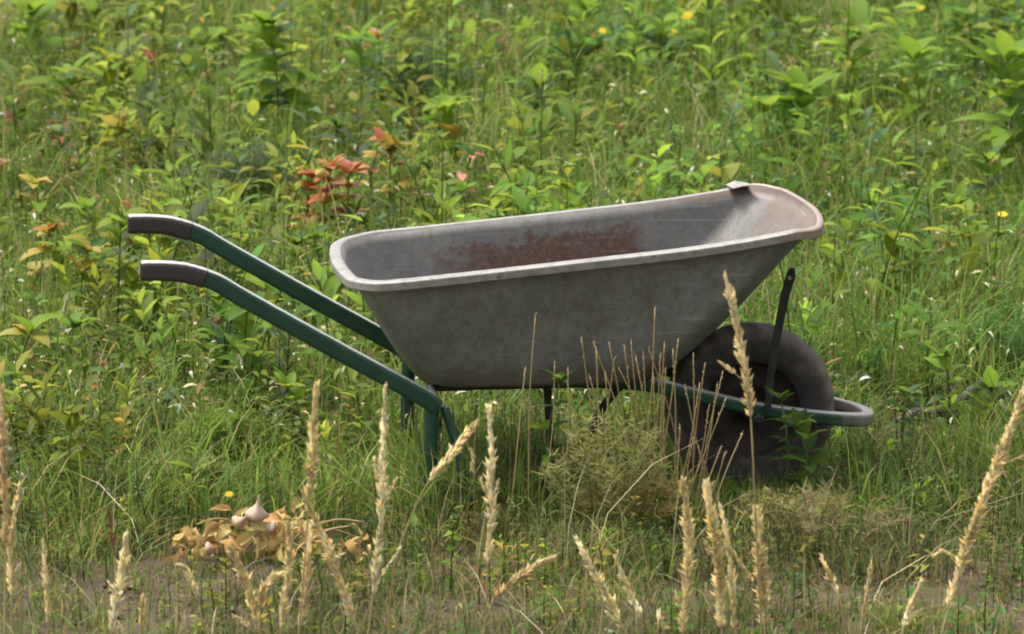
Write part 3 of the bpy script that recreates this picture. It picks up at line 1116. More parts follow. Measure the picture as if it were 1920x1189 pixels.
# pale flecks: dead leaf scraps, seed fluff and tiny white buds caught in the cover
def flecks(name, n, label):
    x, y = scatter(n, -0.3, 8.5, 0.5)
    z = ground_z(x, y) + RNG.uniform(0.02, 0.17, n) * np.where(y < 0, 0.5, 1)
    k = (headroom(x, y) > z + 0.03)
    x, y, z = x[k], y[k], z[k]
    temps = []
    for i in range(6):
        v, t = leaf_arrays(random.uniform(0.010, 0.034), random.uniform(0.002, 0.0055), 0.4, random.uniform(0.5, 2.4), rows=3, seed=i)
        R = rot_np(0, random.uniform(-0.4, 1.2), random.uniform(-0.5, 0.5))
        temps.append((v @ R.T, t, np.ones(len(v), int)))
    c = pick_colour(RNG.uniform(0, 1, len(x)), [(3, (0.50, 0.48, 0.34)), (2, (0.46, 0.42, 0.22)), (1, (0.55, 0.53, 0.46)), (1, (0.42, 0.30, 0.16))])
    me = instance_templates(name, temps, x, y, RNG.uniform(0.6, 1.3, len(x)), c, M['straw'], 0.15, z)
    tag(link(name, me), label, 'plant litter', kind='stuff')


# crumbs of earth on the bare strip
def crumbs():
    x, y = scatter(16000, -2.2, 1.8, 0.4)
    k = RNG.uniform(0, 1, len(x)) < 0.08 + bare(x, y)
    x, y = x[k], y[k]
    temps = []
    rr_ = random.Random(4)
    for i in range(5):
        v = np.array([(1, 0, 0), (0, 1, 0), (-1, 0, 0), (0, -1, 0), (0, 0, 0.8), (0, 0, -0.6)], float) * np.array([[rr_.uniform(0.6, 1.2) for _ in range(3)] for _ in range(6)])
        t = np.array([(0, 1, 4), (1, 2, 4), (2, 3, 4), (3, 0, 4), (1, 0, 5), (2, 1, 5), (3, 2, 5), (0, 3, 5)])
        temps.append((v * 0.006, t, np.ones(6, int)))
    c = pick_colour(RNG.uniform(0, 1, len(x)), [(3, (0.15, 0.105, 0.07)), (2, (0.09, 0.065, 0.045)), (1, (0.22, 0.165, 0.12))])
    sc_ = RNG.uniform(0.3, 1.0, len(x)) + (RNG.uniform(0, 1, len(x)) < 0.06) * 1.2
    me = instance_templates('soil_crumbs', temps, x, y, sc_, c, M['crumb'], 0.15, ground_z(x, y) + 0.002)
    tag(link('soil_crumbs', me), 'small crumbs of earth scattered over the bare soil', 'soil', kind='stuff')


crumbs()
flecks('pale_plant_litter', 7500, 'pale dead leaf scraps and tiny buds caught among the weeds')


# ------------------------------------------------------------------ dry grass spikes in the foreground
def spikelets(V, T, C, path, rad_fn, n, length, rnd, base_col):
    """fat little lance shapes set round a path, pointing up along it"""
    m = len(path) - 1
    for i in range(n):
        t = (i + rnd.random()) / n
        f = t * m
        a = min(int(f), m - 1)
        p = path[a].lerp(path[a + 1], f - a)
        tg = (path[a + 1] - path[a]).normalized()
        r_ = rad_fn(t)
        side = Vector((rnd.gauss(0, 1), rnd.gauss(0, 1), rnd.gauss(0, 1)))
        side = (side - tg * side.dot(tg)).normalized()
        ln = length * rnd.uniform(0.7, 1.25) * (0.55 + 0.45 * min(1, r_ / 0.008))
        out = min(0.9, r_ / ln)
        d = (tg + side * out * (rnd.uniform(0.3, 1.5) if rnd.random() < 0.9 else rnd.uniform(1.6, 2.4))).normalized()
        q = side.cross(d).normalized()
        wv = ln * rnd.uniform(0.11, 0.19)
        u = d.cross(q)
        mid = p + d * ln * 0.42
        k = len(V)
        V += [p, mid + q * wv, mid + u * wv, mid - q * wv, mid - u * wv, p + d * ln]
        T += [(k, k + 2, k + 1), (k, k + 3, k + 2), (k, k + 4, k + 3), (k, k + 1, k + 4), (k + 5, k + 1, k + 2), (k + 5, k + 2, k + 3), (k + 5, k + 3, k + 4), (k + 5, k + 4, k + 1)]
        g_ = rnd.uniform(0.72, 1.25)
        wm = rnd.uniform(-0.08, 0.08)
        C += [(base_col[0] * g_ * (1 + wm), base_col[1] * g_, base_col[2] * g_ * (1 - wm))] * 6


def spike(label, pts, Y, head, wpx, branches=(), loose=1.0, colr=(0.76, 0.64, 0.36), group='dry grass spikes in the foreground'):
    """pts: where the spike shows in the photograph from the tip down; head: share of the visible length that carries seed"""
    rnd = random.Random(hash(label) % 100000 if False else sum(ord(ch) * (i + 3) for i, ch in enumerate(label)))
    wp = [at(px, py, Y + rnd.uniform(-0.015, 0.015)) for px, py in pts]
    low = wp[-1]
    dirv = (wp[-1] - wp[-2]).normalized()
    if low.z > 0.03:                                   # carry the stalk on down to the soil
        dz = low.z
        sl = Vector((dirv.x / max(0.35, -dirv.z), 0, 0)) * min(dz, 0.12)
        wp.append(Vector((low.x + sl.x * 0.6, low.y, dz * 0.5)))
        wp.append(Vector((low.x + sl.x * 0.8, low.y, -0.01)))
    foot = wp[-1].copy()
    foot.z = 0
    root = empty('dry_grass_spike', foot)
    tag(root, label, 'dry grass', group)
    path = [p - foot for p in catmull(list(reversed(wp)), 7)]       # from the soil up
    # length of the seed part measured down from the tip
    vis = sum((Vector(a) - Vector(b)).length for a, b in zip(pts, pts[1:])) / 1030.0
    hl = vis * head
    acc = 0.0
    j = len(path) - 1
    while j > 0 and acc < hl:
        acc += (path[j] - path[j - 1]).length
        j -= 1
    hp = path[j:]
    n = len(path)
    bm = bmesh.new()
    sweep(bm, path, [0.0021 - 0.0013 * i / n for i in range(n)], 6)
    obj('stem', bm, M['stem_dry'], root)
    wr = wpx / 1030.0 * 0.5
    V, T, C = [], [], []
    cnt = int(max(24, acc * 1000 / 1000 * 1000 * loose * min(1.4, wr / 0.011)))
    ph = rnd.uniform(0, 6)

    def prof(t):
        return wr * (0.55 + 0.45 * math.sin(min(1, t * 2.2) * PI / 2)) * (1 - 0.75 * max(0, (t - 0.45) / 0.55)) * (1 + 0.30 * math.sin(t * 19 + ph) + 0.15 * math.sin(t * 47 + 2 * ph))
    spikelets(V, T, C, hp, prof, cnt, 0.0215, rnd, colr)
    me = np_mesh('seed_head', np.array([tuple(v) for v in V]), np.array(T), M['seed'], np.array(C), False)
    link('seed_head', me, root)
    for bp in branches:                                # side sprigs
        q = [at(px, py, Y) - foot for px, py in bp]
        q = catmull(list(reversed(q)), 6)
        bm = bmesh.new()
        sweep(bm, q, [0.0011 - 0.0005 * i / len(q) for i in range(len(q))], 5)
        br = obj('side_sprig', bm, M['stem_dry'], root)
        V, T, C = [], [], []
        ln = sum((a - b).length for a, b in zip(q, q[1:]))
        spikelets(V, T, C, q[len(q) // 4:], lambda t: 0.0055 * (1 - 0.5 * t), int(max(10, ln * 480)), 0.014, rnd, colr)
        me = np_mesh('seed_head', np.array([tuple(v) for v in V]), np.array(T), M['seed'], np.array(C), False)
        link('seed_head', me, br)
    return root


PALE = (0.80, 0.71, 0.46)
TAN = (0.68, 0.54, 0.31)
spike('tall straight dry grass spike to the left of the wheelbarrow leg', [(593, 728), (588, 800), (584, 870), (580, 930), (572, 1040), (560, 1189)], -1.75, 0.48, 26)
spike('slim dry grass spike rising just under the near green tube', [(722, 730), (720, 800), (717, 880), (715, 960), (706, 1060), (690, 1189)], -1.72, 0.85, 22, [[(742, 900), (728, 925), (716, 960)], [(748, 1030), (725, 1065), (703, 1095)], [(702, 862), (706, 890), (713, 920)]], 0.8, PALE)
spike('short dry grass spike leaning right beside the wheelbarrow leg', [(891, 795), (866, 826), (838, 862), (803, 905), (775, 960), (740, 1060), (728, 1189)], -1.70, 0.33, 24, [[(886, 880), (884, 850), (872, 826)]])
spike('upright dry grass spike standing under the middle of the tray', [(916, 768), (921, 830), (920, 900), (922, 965), (915, 1040), (913, 1110), (908, 1189)], -1.78, 0.70, 24, [[(902, 900), (908, 918), (918, 940)], [(934, 903), (930, 920), (921, 945)]], 0.9, PALE)
spike('bottom dry grass spike bent far over to the right below the tray', [(1037, 1045), (1000, 1064), (962, 1092), (925, 1128), (905, 1189)], -1.66, 0.75, 24, (), 1.0, TAN)
spike('dry grass spike leaning left at the bottom, right of the bent-over one', [(1083, 1016), (1105, 1055), (1128, 1098), (1150, 1140), (1175, 1189)], -1.70, 0.9, 22, [[(1140, 1150), (1155, 1165), (1178, 1189)]], 1.0, PALE)
spike('thin crooked dry grass spike leaning left below the feathery weed', [(1155, 1048), (1172, 1090), (1190, 1130), (1205, 1160), (1215, 1189)], -1.64, 0.9, 18, [[(1158, 1035), (1156, 1050), (1160, 1062)]], 0.9, PALE)
spike('thick upright dry grass spike in front of the tyre, first of the trio', [(1281, 906), (1287, 960), (1292, 1020), (1288, 1090), (1280, 1189)], -1.74, 1.0, 30, [[(1268, 1115), (1272, 1135), (1278, 1150)]], 1.1)
spike('stoutest dry grass spike in front of the tyre, middle of the trio', [(1324, 912), (1334, 970), (1345, 1040), (1350, 1110), (1354, 1189)], -1.70, 1.0, 38, [[(1322, 1015), (1330, 1035), (1340, 1052)]], 1.2)
spike('slender dry grass spike in front of the tyre, last of the trio', [(1352, 955), (1362, 1000), (1370, 1060), (1374, 1130), (1376, 1189)], -1.77, 1.0, 18, (), 0.8)
spike('tallest dry grass spike, crossing the tyre up to the tray front', [(1361, 524), (1376, 580), (1388, 650), (1400, 715), (1407, 775), (1412, 860), (1416, 960), (1428, 1189)], -1.90, 0.40, 26, [[(1352, 680), (1370, 694), (1392, 712)]], 1.0)
spike('thick dry grass spike at the bottom beneath the front of the wheel guard', [(1419, 962), (1424, 1020), (1428, 1080), (1432, 1140), (1434, 1189)], -1.66, 1.0, 44, [[(1362, 1016), (1385, 1050), (1408, 1085), (1424, 1115)]], 1.3)
spike('long heavy dry grass spike slanting in from the right edge', [(1938, 690), (1905, 775), (1872, 865), (1838, 955), (1810, 1035), (1785, 1120), (1765, 1189)], -1.72, 0.93, 36, [[(1752, 1042), (1768, 1034), (1786, 1046), (1800, 1078)], [(1925, 855), (1900, 862), (1880, 872)]], 1.2)
spike('small dry grass spike leaning left on the bare strip, lower right', [(1541, 1046), (1552, 1070), (1563, 1096), (1575, 1126), (1588, 1189)], -1.45, 0.55, 18, (), 0.8)
spike('short dry grass spike leaning right near the lower right corner', [(1726, 1094), (1712, 1130), (1700, 1160), (1690, 1189)], -1.52, 0.95, 24, (), 1.0, PALE)
spike('faint thin dry grass spike between two short spikes at lower right', [(1634, 1052), (1627, 1100), (1620, 1150), (1614, 1189)], -1.50, 0.85, 13, (), 0.7, TAN)
spike('pale dry grass spike below the left handle, on the bare soil', [(236, 1010), (230, 1060), (220, 1120), (208, 1189)], -1.62, 1.0, 28, [[(205, 1095), (213, 1110), (222, 1122)]], 1.0, PALE)
spike('slim dry grass spike in front of the bare soil at lower left', [(81, 1022), (86, 1075), (90, 1130), (91, 1189)], -1.58, 0.95, 17, (), 0.9)
spike('curved pale dry grass spike second from the left edge', [(36, 916), (24, 985), (18, 1060), (22, 1130), (26, 1189)], -1.66, 0.75, 18, [[(34, 1062), (28, 1072), (21, 1090)]], 0.9)
spike('tan dry grass spike running up the left edge', [(4, 735), (6, 820), (8, 900), (10, 985), (10, 1080), (8, 1189)], -1.80, 0.65, 24, (), 0.9, TAN)
spike('faint brown dry grass spike above the spike on the bare soil', [(204, 960), (209, 1000), (214, 1040), (216, 1085), (214, 1189)], -1.35, 0.4, 15, (), 0.7, (0.34, 0.22, 0.12))
spike('small hooked dry grass spike below the heap of withered leaves', [(336, 1062), (352, 1072), (364, 1100), (374, 1130), (383, 1189)], -1.40, 0.6, 18, (), 0.8)
spike('stout dry grass spike leaning left in the clump below the withered heap', [(432, 1028), (448, 1062), (464, 1100), (474, 1140), (486, 1189)], -1.60, 0.95, 30, [[(440, 1155), (458, 1166), (480, 1189)]], 1.1)
spike('curled dry grass spike in the clump below the withered heap', [(548, 1088), (520, 1080), (500, 1096), (490, 1125), (487, 1189)], -1.57, 0.75, 22, (), 1.0)
spike('long dry grass spike leaning left, crossing the withered heap', [(570, 930), (596, 985), (622, 1050), (646, 1115), (672, 1189)], -1.68, 0.95, 26, [[(640, 1040), (628, 1044), (616, 1040)]], 1.0)
spike('upright dry grass spike in front of the withered heap, left of a pair', [(540, 985), (543, 1040), (536, 1110), (526, 1189)], -1.64, 0.95, 24, [[(566, 968), (556, 978), (542, 1000)]], 1.0)
spike('upright dry grass spike in front of the withered heap, right of a pair', [(581, 998), (578, 1050), (572, 1120), (562, 1189)], -1.61, 0.95, 24, (), 1.0)
spike('tiny dry grass spike at the bottom edge, lower left', [(268, 1124), (267, 1150), (264, 1189)], -1.48, 0.9, 18, (), 0.9)
spike('tiny dry grass tip at the bottom edge under the trio', [(1236, 1152), (1236, 1170), (1232, 1189)], -1.46, 0.9, 16, (), 0.9, PALE)


# ------------------------------------------------------------------ straw tuft in front of the wheel
def straw_tuft(label, base_px, tips, Y, spread=0.05):
    b = ground_at(*base_px)
    b = Vector((depth_x(base_px[0], Y), Y, 0))
    root = empty('dry_straw_tuft', b)
    tag(root, label, 'dry grass')
    rnd = random.Random(len(label))
    for px, py, dk in tips:
        tip = at(px, py, Y + rnd.uniform(-0.03, 0.02)) - b
        foot = Vector((rnd.gauss(0, spread) + tip.x * 0.25, rnd.uniform(-0.03, 0.03), -0.01))
        mid = foot.lerp(tip, 0.55) + Vector((rnd.uniform(-0.012, 0.012), 0, 0.012))
        path = catmull([foot, mid, tip], 6)
        bm = bmesh.new()
        n = len(path)
        sweep(bm, path, [0.0018 - 0.0007 * i / n for i in range(n)], 5)
        st = obj('stalk', bm, M['stem_dry'], root)
        V, T, C = [], [], []
        spikelets(V, T, C, path[int(n * 0.72):], lambda t: 0.0028, 16, 0.011, rnd, dk)
        link('seed_head', np_mesh('seed_head', np.array([tuple(v) for v in V]), np.array(T), M['seed'], np.array(C), False), st)
    return root


b1 = (0.44, 0.35, 0.19)
b2 = (0.54, 0.45, 0.25)
b3 = (0.38, 0.26, 0.15)
rt_ = random.Random(5)
tips = [(1090, 632, b1), (1112, 640, b3), (1118, 655, b1), (1142, 642, b1), (1152, 672, b3), (1170, 646, b2), (1183, 640, b1), (1196, 690, b3), (1228, 578, b2), (1206, 660, b1), (1216, 652, b3), (1246, 640, b2), (1262, 655, b1), (1272, 635, b1), (1300, 664, b2), (1322, 682, b2), (1135, 700, b3), (1355, 698, b1), (1362, 745, b2), (1248, 690, b3), (1330, 760, b1), (1225, 705, b1), (1285, 725, b2), (1312, 720, b1), (1238, 665, b1), (1160, 690, b1), (1105, 705, b2), (1192, 668, b2), (1345, 720, b3)]
straw_tuft('tuft of thin brown straws standing between the tray and the tyre', (1235, 985), tips, -0.42)
tips = [(1360, 848, b2), (1352, 838, b1), (1310, 838, b3), (1392, 812, b1), (1300, 820, b1), (1275, 800, b3), (1338, 905, b2)]
straw_tuft('low broken straws sprawling across the bottom of the tyre', (1275, 1010), tips, -0.50, 0.03)
tips = [(1004, 590, b2), (985, 690, b1), (1040, 678, b1), (1065, 690, b3)]
straw_tuft('a few single straws in front of the lower tray wall', (1010, 985), tips, -0.44, 0.03)


# ------------------------------------------------------------------ withered heap
def withered_heap():
    Y = -0.66
    b = Vector((depth_x(488, Y), Y, 0))
    root = empty('withered_leaf_heap', b)
    tag(root, 'heap of withered tan leaves and pinkish papery pods on the grass', 'dead leaves')
    rnd = random.Random(12)
    metas = []
    for i in range(9):
        v, t = leaf_arrays(rnd.uniform(0.035, 0.075), rnd.uniform(0.005, 0.012), rnd.uniform(0.2, 0.9), rnd.uniform(0.8, 3.2), rows=5, wavy=0.45, curl=rnd.uniform(-0.3, 0.5), seed=70 + i)
        me = np_mesh('leaf', v, t, M['tan_leaf'])
        metas.append(me)
    for i in range(190):
        u = rnd.gauss(0.12, 0.50)
        px = max(332, min(690, 488 + u * 175))
        top = 0.088 * math.exp(-((px - 492) / 85) ** 2) + 0.03
        p = Vector((depth_x(px, Y) - b.x, rnd.uniform(-0.09, 0.09), min(0.078, rnd.uniform(0.02, 1.0) * top + 0.012)))
        m_ = Matrix.Translation(p) @ Matrix.Rotation(rnd.uniform(0, 6.28), 4, 'Z') @ Matrix.Rotation(rnd.uniform(-0.5, 0.8), 4, 'X') @ Matrix.Rotation(rnd.uniform(-1.5, 1.5), 4, 'Y') @ Matrix.Scale(rnd.choice((0.45, 0.6, 0.8, 1.0, 1.25)), 4)
        link('leaf', rnd.choice(metas), root, m_)
    for px, py, r_, tl, ln in ((481, 964, 0.020, 0.15, 0.8), (447, 980, 0.014, 0.9, 0.3), (508, 990, 0.013, -1.2, 0.3), (392, 1028, 0.011, 1.4, 0.4)):
        p = at(px, py, Y - 0.07) - b
        bm = bmesh.new()
        prof = [(0.25, -0.75), (0.75, -0.6), (1.05, -0.2), (1.02, 0.1), (0.80, 0.42), (0.52, 0.72), (0.27, 0.98), (0.13, 1.25 + 0.3 * ln), (0.05, 1.4 + 0.9 * ln)]
        prev = None
        for rr, zz in prof:
            ring = []
            for k in range(14):
                a = 2 * PI * k / 14
                w_ = 1 + 0.13 * math.cos(a * 4 + zz) * (1 if rr > 0.3 else 0)
                w_ *= 1 + rnd.uniform(-0.10, 0.10)
                ring.append(bm.verts.new((rr * r_ * w_ * math.cos(a), rr * r_ * w_ * math.sin(a), zz * r_ * (0.9 if zz < 0.7 else 1.0) + rnd.uniform(-0.05, 0.05) * r_)))
            if prev:
                for k in range(14):
                    bm.faces.new((prev[k], prev[(k + 1) % 14], ring[(k + 1) % 14], ring[k])).smooth = True
            else:
                bm.faces.new(ring)
            prev = ring
        bm.faces.new(prev)
        obj('pod', bm, M['pod'], root, Matrix.Translation(p) @ Matrix.Rotation(tl, 4, 'Y') @ Matrix.Rotation(0.2, 4, 'X'))
    for i in range(7):
        px = rnd.uniform(380, 640)
        p = Vector((depth_x(px, Y) - b.x, rnd.uniform(-0.08, 0.05), rnd.uniform(0.02, 0.07)))
        d = Vector((rnd.uniform(-1, 1), rnd.uniform(-.4, .4), rnd.uniform(-0.1, 0.6))).normalized() * rnd.uniform(0.06, 0.12)
        bm = bmesh.new()
        sweep(bm, catmull([p - d * 0.5, p + Vector((0, 0, 0.01)), p + d * 0.5], 5), 0.0022, 5)
        obj('stalk', bm, M['stem_dry'], root)


withered_heap()


# ------------------------------------------------------------------ dark stick in the grass
def stick():
    Y = 0.62
    a, b_, c = at(1706, 778, Y - 0.01), at(1768, 770, Y), at(1818, 738, Y + 0.02)
    b = Vector((a.x, Y, 0))
    root = empty('stick', b)
    tag(root, 'dark weathered stick with a pale cut end lying in the grass right of the wheel', 'stick')
    bm = bmesh.new()
    path = catmull([a - b, at(1735, 776, Y) - b, b_ - b, at(1796, 756, Y) - b, c - b, at(1850, 712, Y + 0.05) - b], 5)
    sweep(bm, path, [0.0165 - 0.006 * i / len(path) + 0.0008 * math.sin(i * 1.9) for i in range(len(path))], 9)
    obj('shaft', bm, M['wood'], root)
    bm = bmesh.new()
    d = (path[0] - path[1]).normalized()
    sweep(bm, [path[0] + d * 0.0005, path[0] + d * 0.004], [0.0155, 0.0130], 9)
    obj('cut_end', bm, M['cutwood'], root)
    bm = bmesh.new()
    sweep(bm, catmull([b_ - b, at(1790, 742, Y) - b, at(1772, 712, Y + 0.03) - b], 5), [0.006 - 0.0003 * i for i in range(11)], 7)
    obj('twig', bm, M['wood'], root)


stick()


# ------------------------------------------------------------------ single plants that can be told apart
def leaf_set(mat, seeds, L, W, wavy=0.12):
    out = []
    for sd_ in seeds:
        r_ = random.Random(sd_)
        v, t = leaf_arrays(L * r_.uniform(0.85, 1.15), W * r_.uniform(0.85, 1.15), r_.uniform(0.15, 0.45), r_.uniform(0.4, 1.3), rows=6, belly=r_.uniform(0.36, 0.46), wavy=wavy, seed=sd_)
        out.append(np_mesh('leaf', v, t, mat))
    return out


LS = {
    'lime': leaf_set(M['leaf_lime'], range(1, 6), 0.125, 0.024),
    'green': leaf_set(M['leaf_green'], range(11, 16), 0.105, 0.022),
    'yellow': leaf_set(M['leaf_yellow'], range(21, 25), 0.085, 0.026),
    'orange': leaf_set(M['leaf_orange'], range(31, 35), 0.085, 0.026),
    'red': leaf_set(M['leaf_red'], range(41, 44), 0.08, 0.024),
    'pale': leaf_set(M['leaf_pale'], range(51, 54), 0.08, 0.014, 0.3),
}


def broad_plant(label, px, py, size, kind, group=None, lift=0.30, nn=5, accents=None, cat='plant', name='broad_leaved_plant'):
    """crown centred where px, py shows; lift: height of the crown above the soil"""
    rnd = random.Random(int(px * 13 + py * 7))
    lift *= 0.72 if lift < 0.4 else 0.9
    d = ray(px, py)
    t = (lift - CAM.z) / d.z
    cpt = CAM + d * t
    root = empty(name, (cpt.x, cpt.y, float(ground_z(np.array([cpt.x]), np.array([cpt.y]))[0])))
    tag(root, label, cat, group)
    H = lift + 0.03
    bend = Vector((rnd.uniform(-0.03, 0.03), rnd.uniform(-0.02, 0.02), 0))

    def ax(t_):
        return bend * (t_ * (1 - t_) * 4) + Vector((0, 0, H * t_))
    bm = bmesh.new()
    path = [ax(i / 8) - Vector((0, 0, 0.01 if i == 0 else 0)) for i in range(9)]
    sweep(bm, path, [0.0042 * (1 - 0.6 * i / 8) for i in range(9)], 6)
    obj('stem', bm, M['stem'], root)
    a0 = rnd.uniform(0, PI)
    nn += 2
    for j in range(nn):
        t_ = (0.15 if lift < 0.36 else 0.48) + (0.85 if lift < 0.36 else 0.52) * j / max(1, nn - 1)
        per = (3 + (j % 2)) if j < nn - 1 else 7
        for q in range(per):
            az_ = a0 + j * PI / 2 + q * 2 * PI / per + rnd.uniform(-0.35, 0.35)
            sz = size * (1.0 - 0.28 * (j / nn)) * rnd.uniform(0.75, 1.15)
            tilt = (0.2 + 0.8 * (j / nn)) + rnd.uniform(-0.3, 0.35)
            kd = kind
            if accents and rnd.random() < accents[1]:
                kd = accents[0]
            m_ = Matrix.Translation(ax(t_)) @ Matrix.Rotation(az_, 4, 'Z') @ Matrix.Rotation(tilt, 4, 'X') @ Matrix.Rotation(rnd.uniform(-0.4, 0.4), 4, 'Y') @ Matrix.Scale(sz, 4)
            link('leaf', rnd.choice(LS[kd]), root, m_)
    return root


BP = broad_plant
BP('orange-leaved weed just left of the rear rim corner of the tray', 655, 345, 0.95, 'orange', lift=0.30, accents=('yellow', 0.3), nn=5)
BP('low orange and red weed left of the other orange-leaved plants', 585, 352, 0.85, 'orange', lift=0.28, accents=('red', 0.3), nn=5)
BP('golden-leaved weed between the orange plants and the dull red one', 735, 300, 0.85, 'yellow', lift=0.27, accents=('orange', 0.3), nn=4)
BP('orange-tinged weed near the top, left of the dark feathery bush', 705, 90, 0.6, 'orange', lift=0.2, accents=('yellow', 0.5), nn=3)
BP('tall broad-leaved plant with a long bare stem, behind the left handles near the top', 505, 75, 1.25, 'lime', lift=0.42, nn=6, accents=('green', 0.35))
BP('lime green plant with upswept pointed leaves above the tray front', 1500, 195, 1.3, 'lime', lift=0.34)
BP('spreading lime green plant just left of and below the upswept one above the tray', 1432, 232, 1.1, 'lime', lift=0.28, nn=4)
BP('lime green plant near the top, third in from the right edge', 1610, 95, 1.3, 'lime', lift=0.34)
BP('lime green plant near the upper right, second in from the right edge', 1715, 135, 1.25, 'lime', lift=0.34)
BP('tall lime green plant at the right edge with a dark bare stem', 1888, 140, 1.3, 'lime', lift=0.42, nn=6)
BP('yellowish green plant at the right edge below the tall dark-stemmed one', 1850, 325, 0.9, 'lime', lift=0.28, accents=('green', 0.4))
BP('lime green plant at the top edge above the middle of the tray', 1105, 42, 1.25, 'lime', lift=0.30)
BP('small lime green plant left of the lime plant at the top middle', 985, 75, 0.8, 'lime', lift=0.26, nn=4)
BP('lime green plant with upright leaves above the middle of the tray', 1005, 185, 1.05, 'lime', lift=0.26, nn=4, accents=('green', 0.3))
BP('bright lime plant with spreading leaves behind the rear half of the tray', 835, 235, 1.2, 'lime', lift=0.30, accents=('yellow', 0.12))
BP('lime plant with two long upright leaves right of the tall bare-stemmed plant', 668, 105, 1.1, 'lime', lift=0.26, nn=4)
BP('yellow green plant in the upper left corner', 60, 55, 1.15, 'lime', lift=0.30, accents=('yellow', 0.1))
BP('broad green plant left of the pinkish red bud', 130, 160, 1.1, 'green', lift=0.28, accents=('lime', 0.5))
BP('plant with orange and yellow leaves right above the rear end of the tray', 620, 340, 1.0, 'orange', lift=0.32, accents=('yellow', 0.2), nn=7)
BP('small yellow orange plant behind the orange one, near the rear of the tray', 715, 285, 0.85, 'yellow', lift=0.27, accents=('orange', 0.45), nn=4)
BP('dull red-leaved weed just above the far rim of the tray', 884, 322, 0.75, 'red', lift=0.25, accents=('green', 0.4), nn=3)
BP('orange-red leaved weed cut by the left edge', 2, 335, 0.65, 'orange', lift=0.18, accents=('red', 0.4), nn=3)
BP('weed with crumpled yellow-green leaves left of the upper handle', 66, 372, 0.85, 'yellow', lift=0.28, accents=('lime', 0.4), nn=3)
BP('weed with orange-yellow leaves left of the lower handle', 92, 462, 0.85, 'yellow', lift=0.27, accents=('orange', 0.35), nn=3)
BP('weed with a yellow leaf spread out beside the end of the lower handle', 165, 498, 0.8, 'yellow', lift=0.27, accents=('green', 0.4), nn=3)
BP('plant with large bright yellow leaves low at the left edge', 55, 655, 1.05, 'yellow', lift=0.27, accents=('lime', 0.35), nn=3)
BP('weed with a pale cream leaf above the rear half of the tray', 905, 150, 0.75, 'pale', lift=0.20, accents=('green', 0.5), nn=3)
BP('weed with grey-white withered leaves above the front half of the tray', 1300, 130, 0.7, 'pale', lift=0.20, accents=('green', 0.4), nn=3)
BP('weed with one golden leaf above the middle of the far rim', 1022, 205, 0.5, 'yellow', lift=0.20, accents=('green', 0.6), nn=3)
BP('reddish-leaved weed below the near handle', 430, 578, 0.5, 'red', lift=0.16, accents=('green', 0.6), nn=3)
BP('reddish dried weed low on the left, above the bare soil', 222, 842, 0.45, 'red', lift=0.10, accents=('green', 0.4), nn=3)
BP('small green weed growing through the front of the wheel guard', 1465, 778, 0.5, 'green', lift=0.275, accents=('lime', 0.4), nn=4)
BP('leafy green weed hiding the lower front of the tyre', 1495, 828, 0.75, 'green', lift=0.21, accents=('lime', 0.3), nn=5)
BP('green weed under the tray beside the feathery bush', 1050, 745, 0.6, 'lime', lift=0.37, accents=('green', 0.5), nn=4)
BP('light green weed beneath the near tube left of the leg', 540, 760, 0.6, 'yellow', lift=0.16, accents=('lime', 0.6), nn=4)
BP('dark green broad weed between the two handles and the tray', 590, 480, 0.75, 'green', lift=0.20, accents=('lime', 0.4), nn=4)
rp = random.Random(99)
LAND = [(290, 124, 'the pinkish red bud', 'lrb'), (1287, 30, 'the larger yellow flower at the top', 'rb'), (790, 100, 'the dark feathery bush', 'lb'),
        (967, 378, 'the pink clover flower over the far rim', 'la'), (1487, 128, 'the yellow flower above the pouring lip', 'la'), (1880, 402, 'the flat yellow flower near the right edge', 'lb'),
        (247, 418, 'the end of the far handle', 'lar'), (1540, 420, 'the pouring lip of the tray', 'ra'), (640, 480, 'the rear rim of the tray', 'lb'), (1760, 770, 'the dark stick', 'ra'),
        (1625, 780, 'the nose of the wheel guard', 'r'), (270, 508, 'the end of the near handle', 'lb'), (505, 75, 'the tall bare-stemmed plant', 'l'), (55, 655, 'the bright yellow leaves at the left edge', 'ar'),
        (625, 335, 'the orange-leaved plant', 'la'), (1105, 42, 'the lime plant at the top middle', 'rb')]
WORD = {'l': ('left of', (-1, 0.1)), 'r': ('right of', (1, -0.1)), 'a': ('just above', (0.1, -0.75)), 'b': ('just below', (-0.1, 0.8))}
for lx_, ly_, what, dirs in LAND:
    for dch in dirs:
        wd_, (ox, oy) = WORD[dch]
        dist = rp.uniform(75, 100)
        kd, ac, cw = rp.choice((('green', 'lime', 'medium green'), ('lime', 'green', 'light green')))
        BP('%s leafy weed %s %s' % (cw, wd_, what), lx_ + ox * dist, ly_ + oy * dist, rp.uniform(0.55, 0.8), kd, 'leafy weeds of the field', lift=rp.uniform(0.15, 0.22), nn=rp.choice((3, 4)), accents=(ac, 0.4))


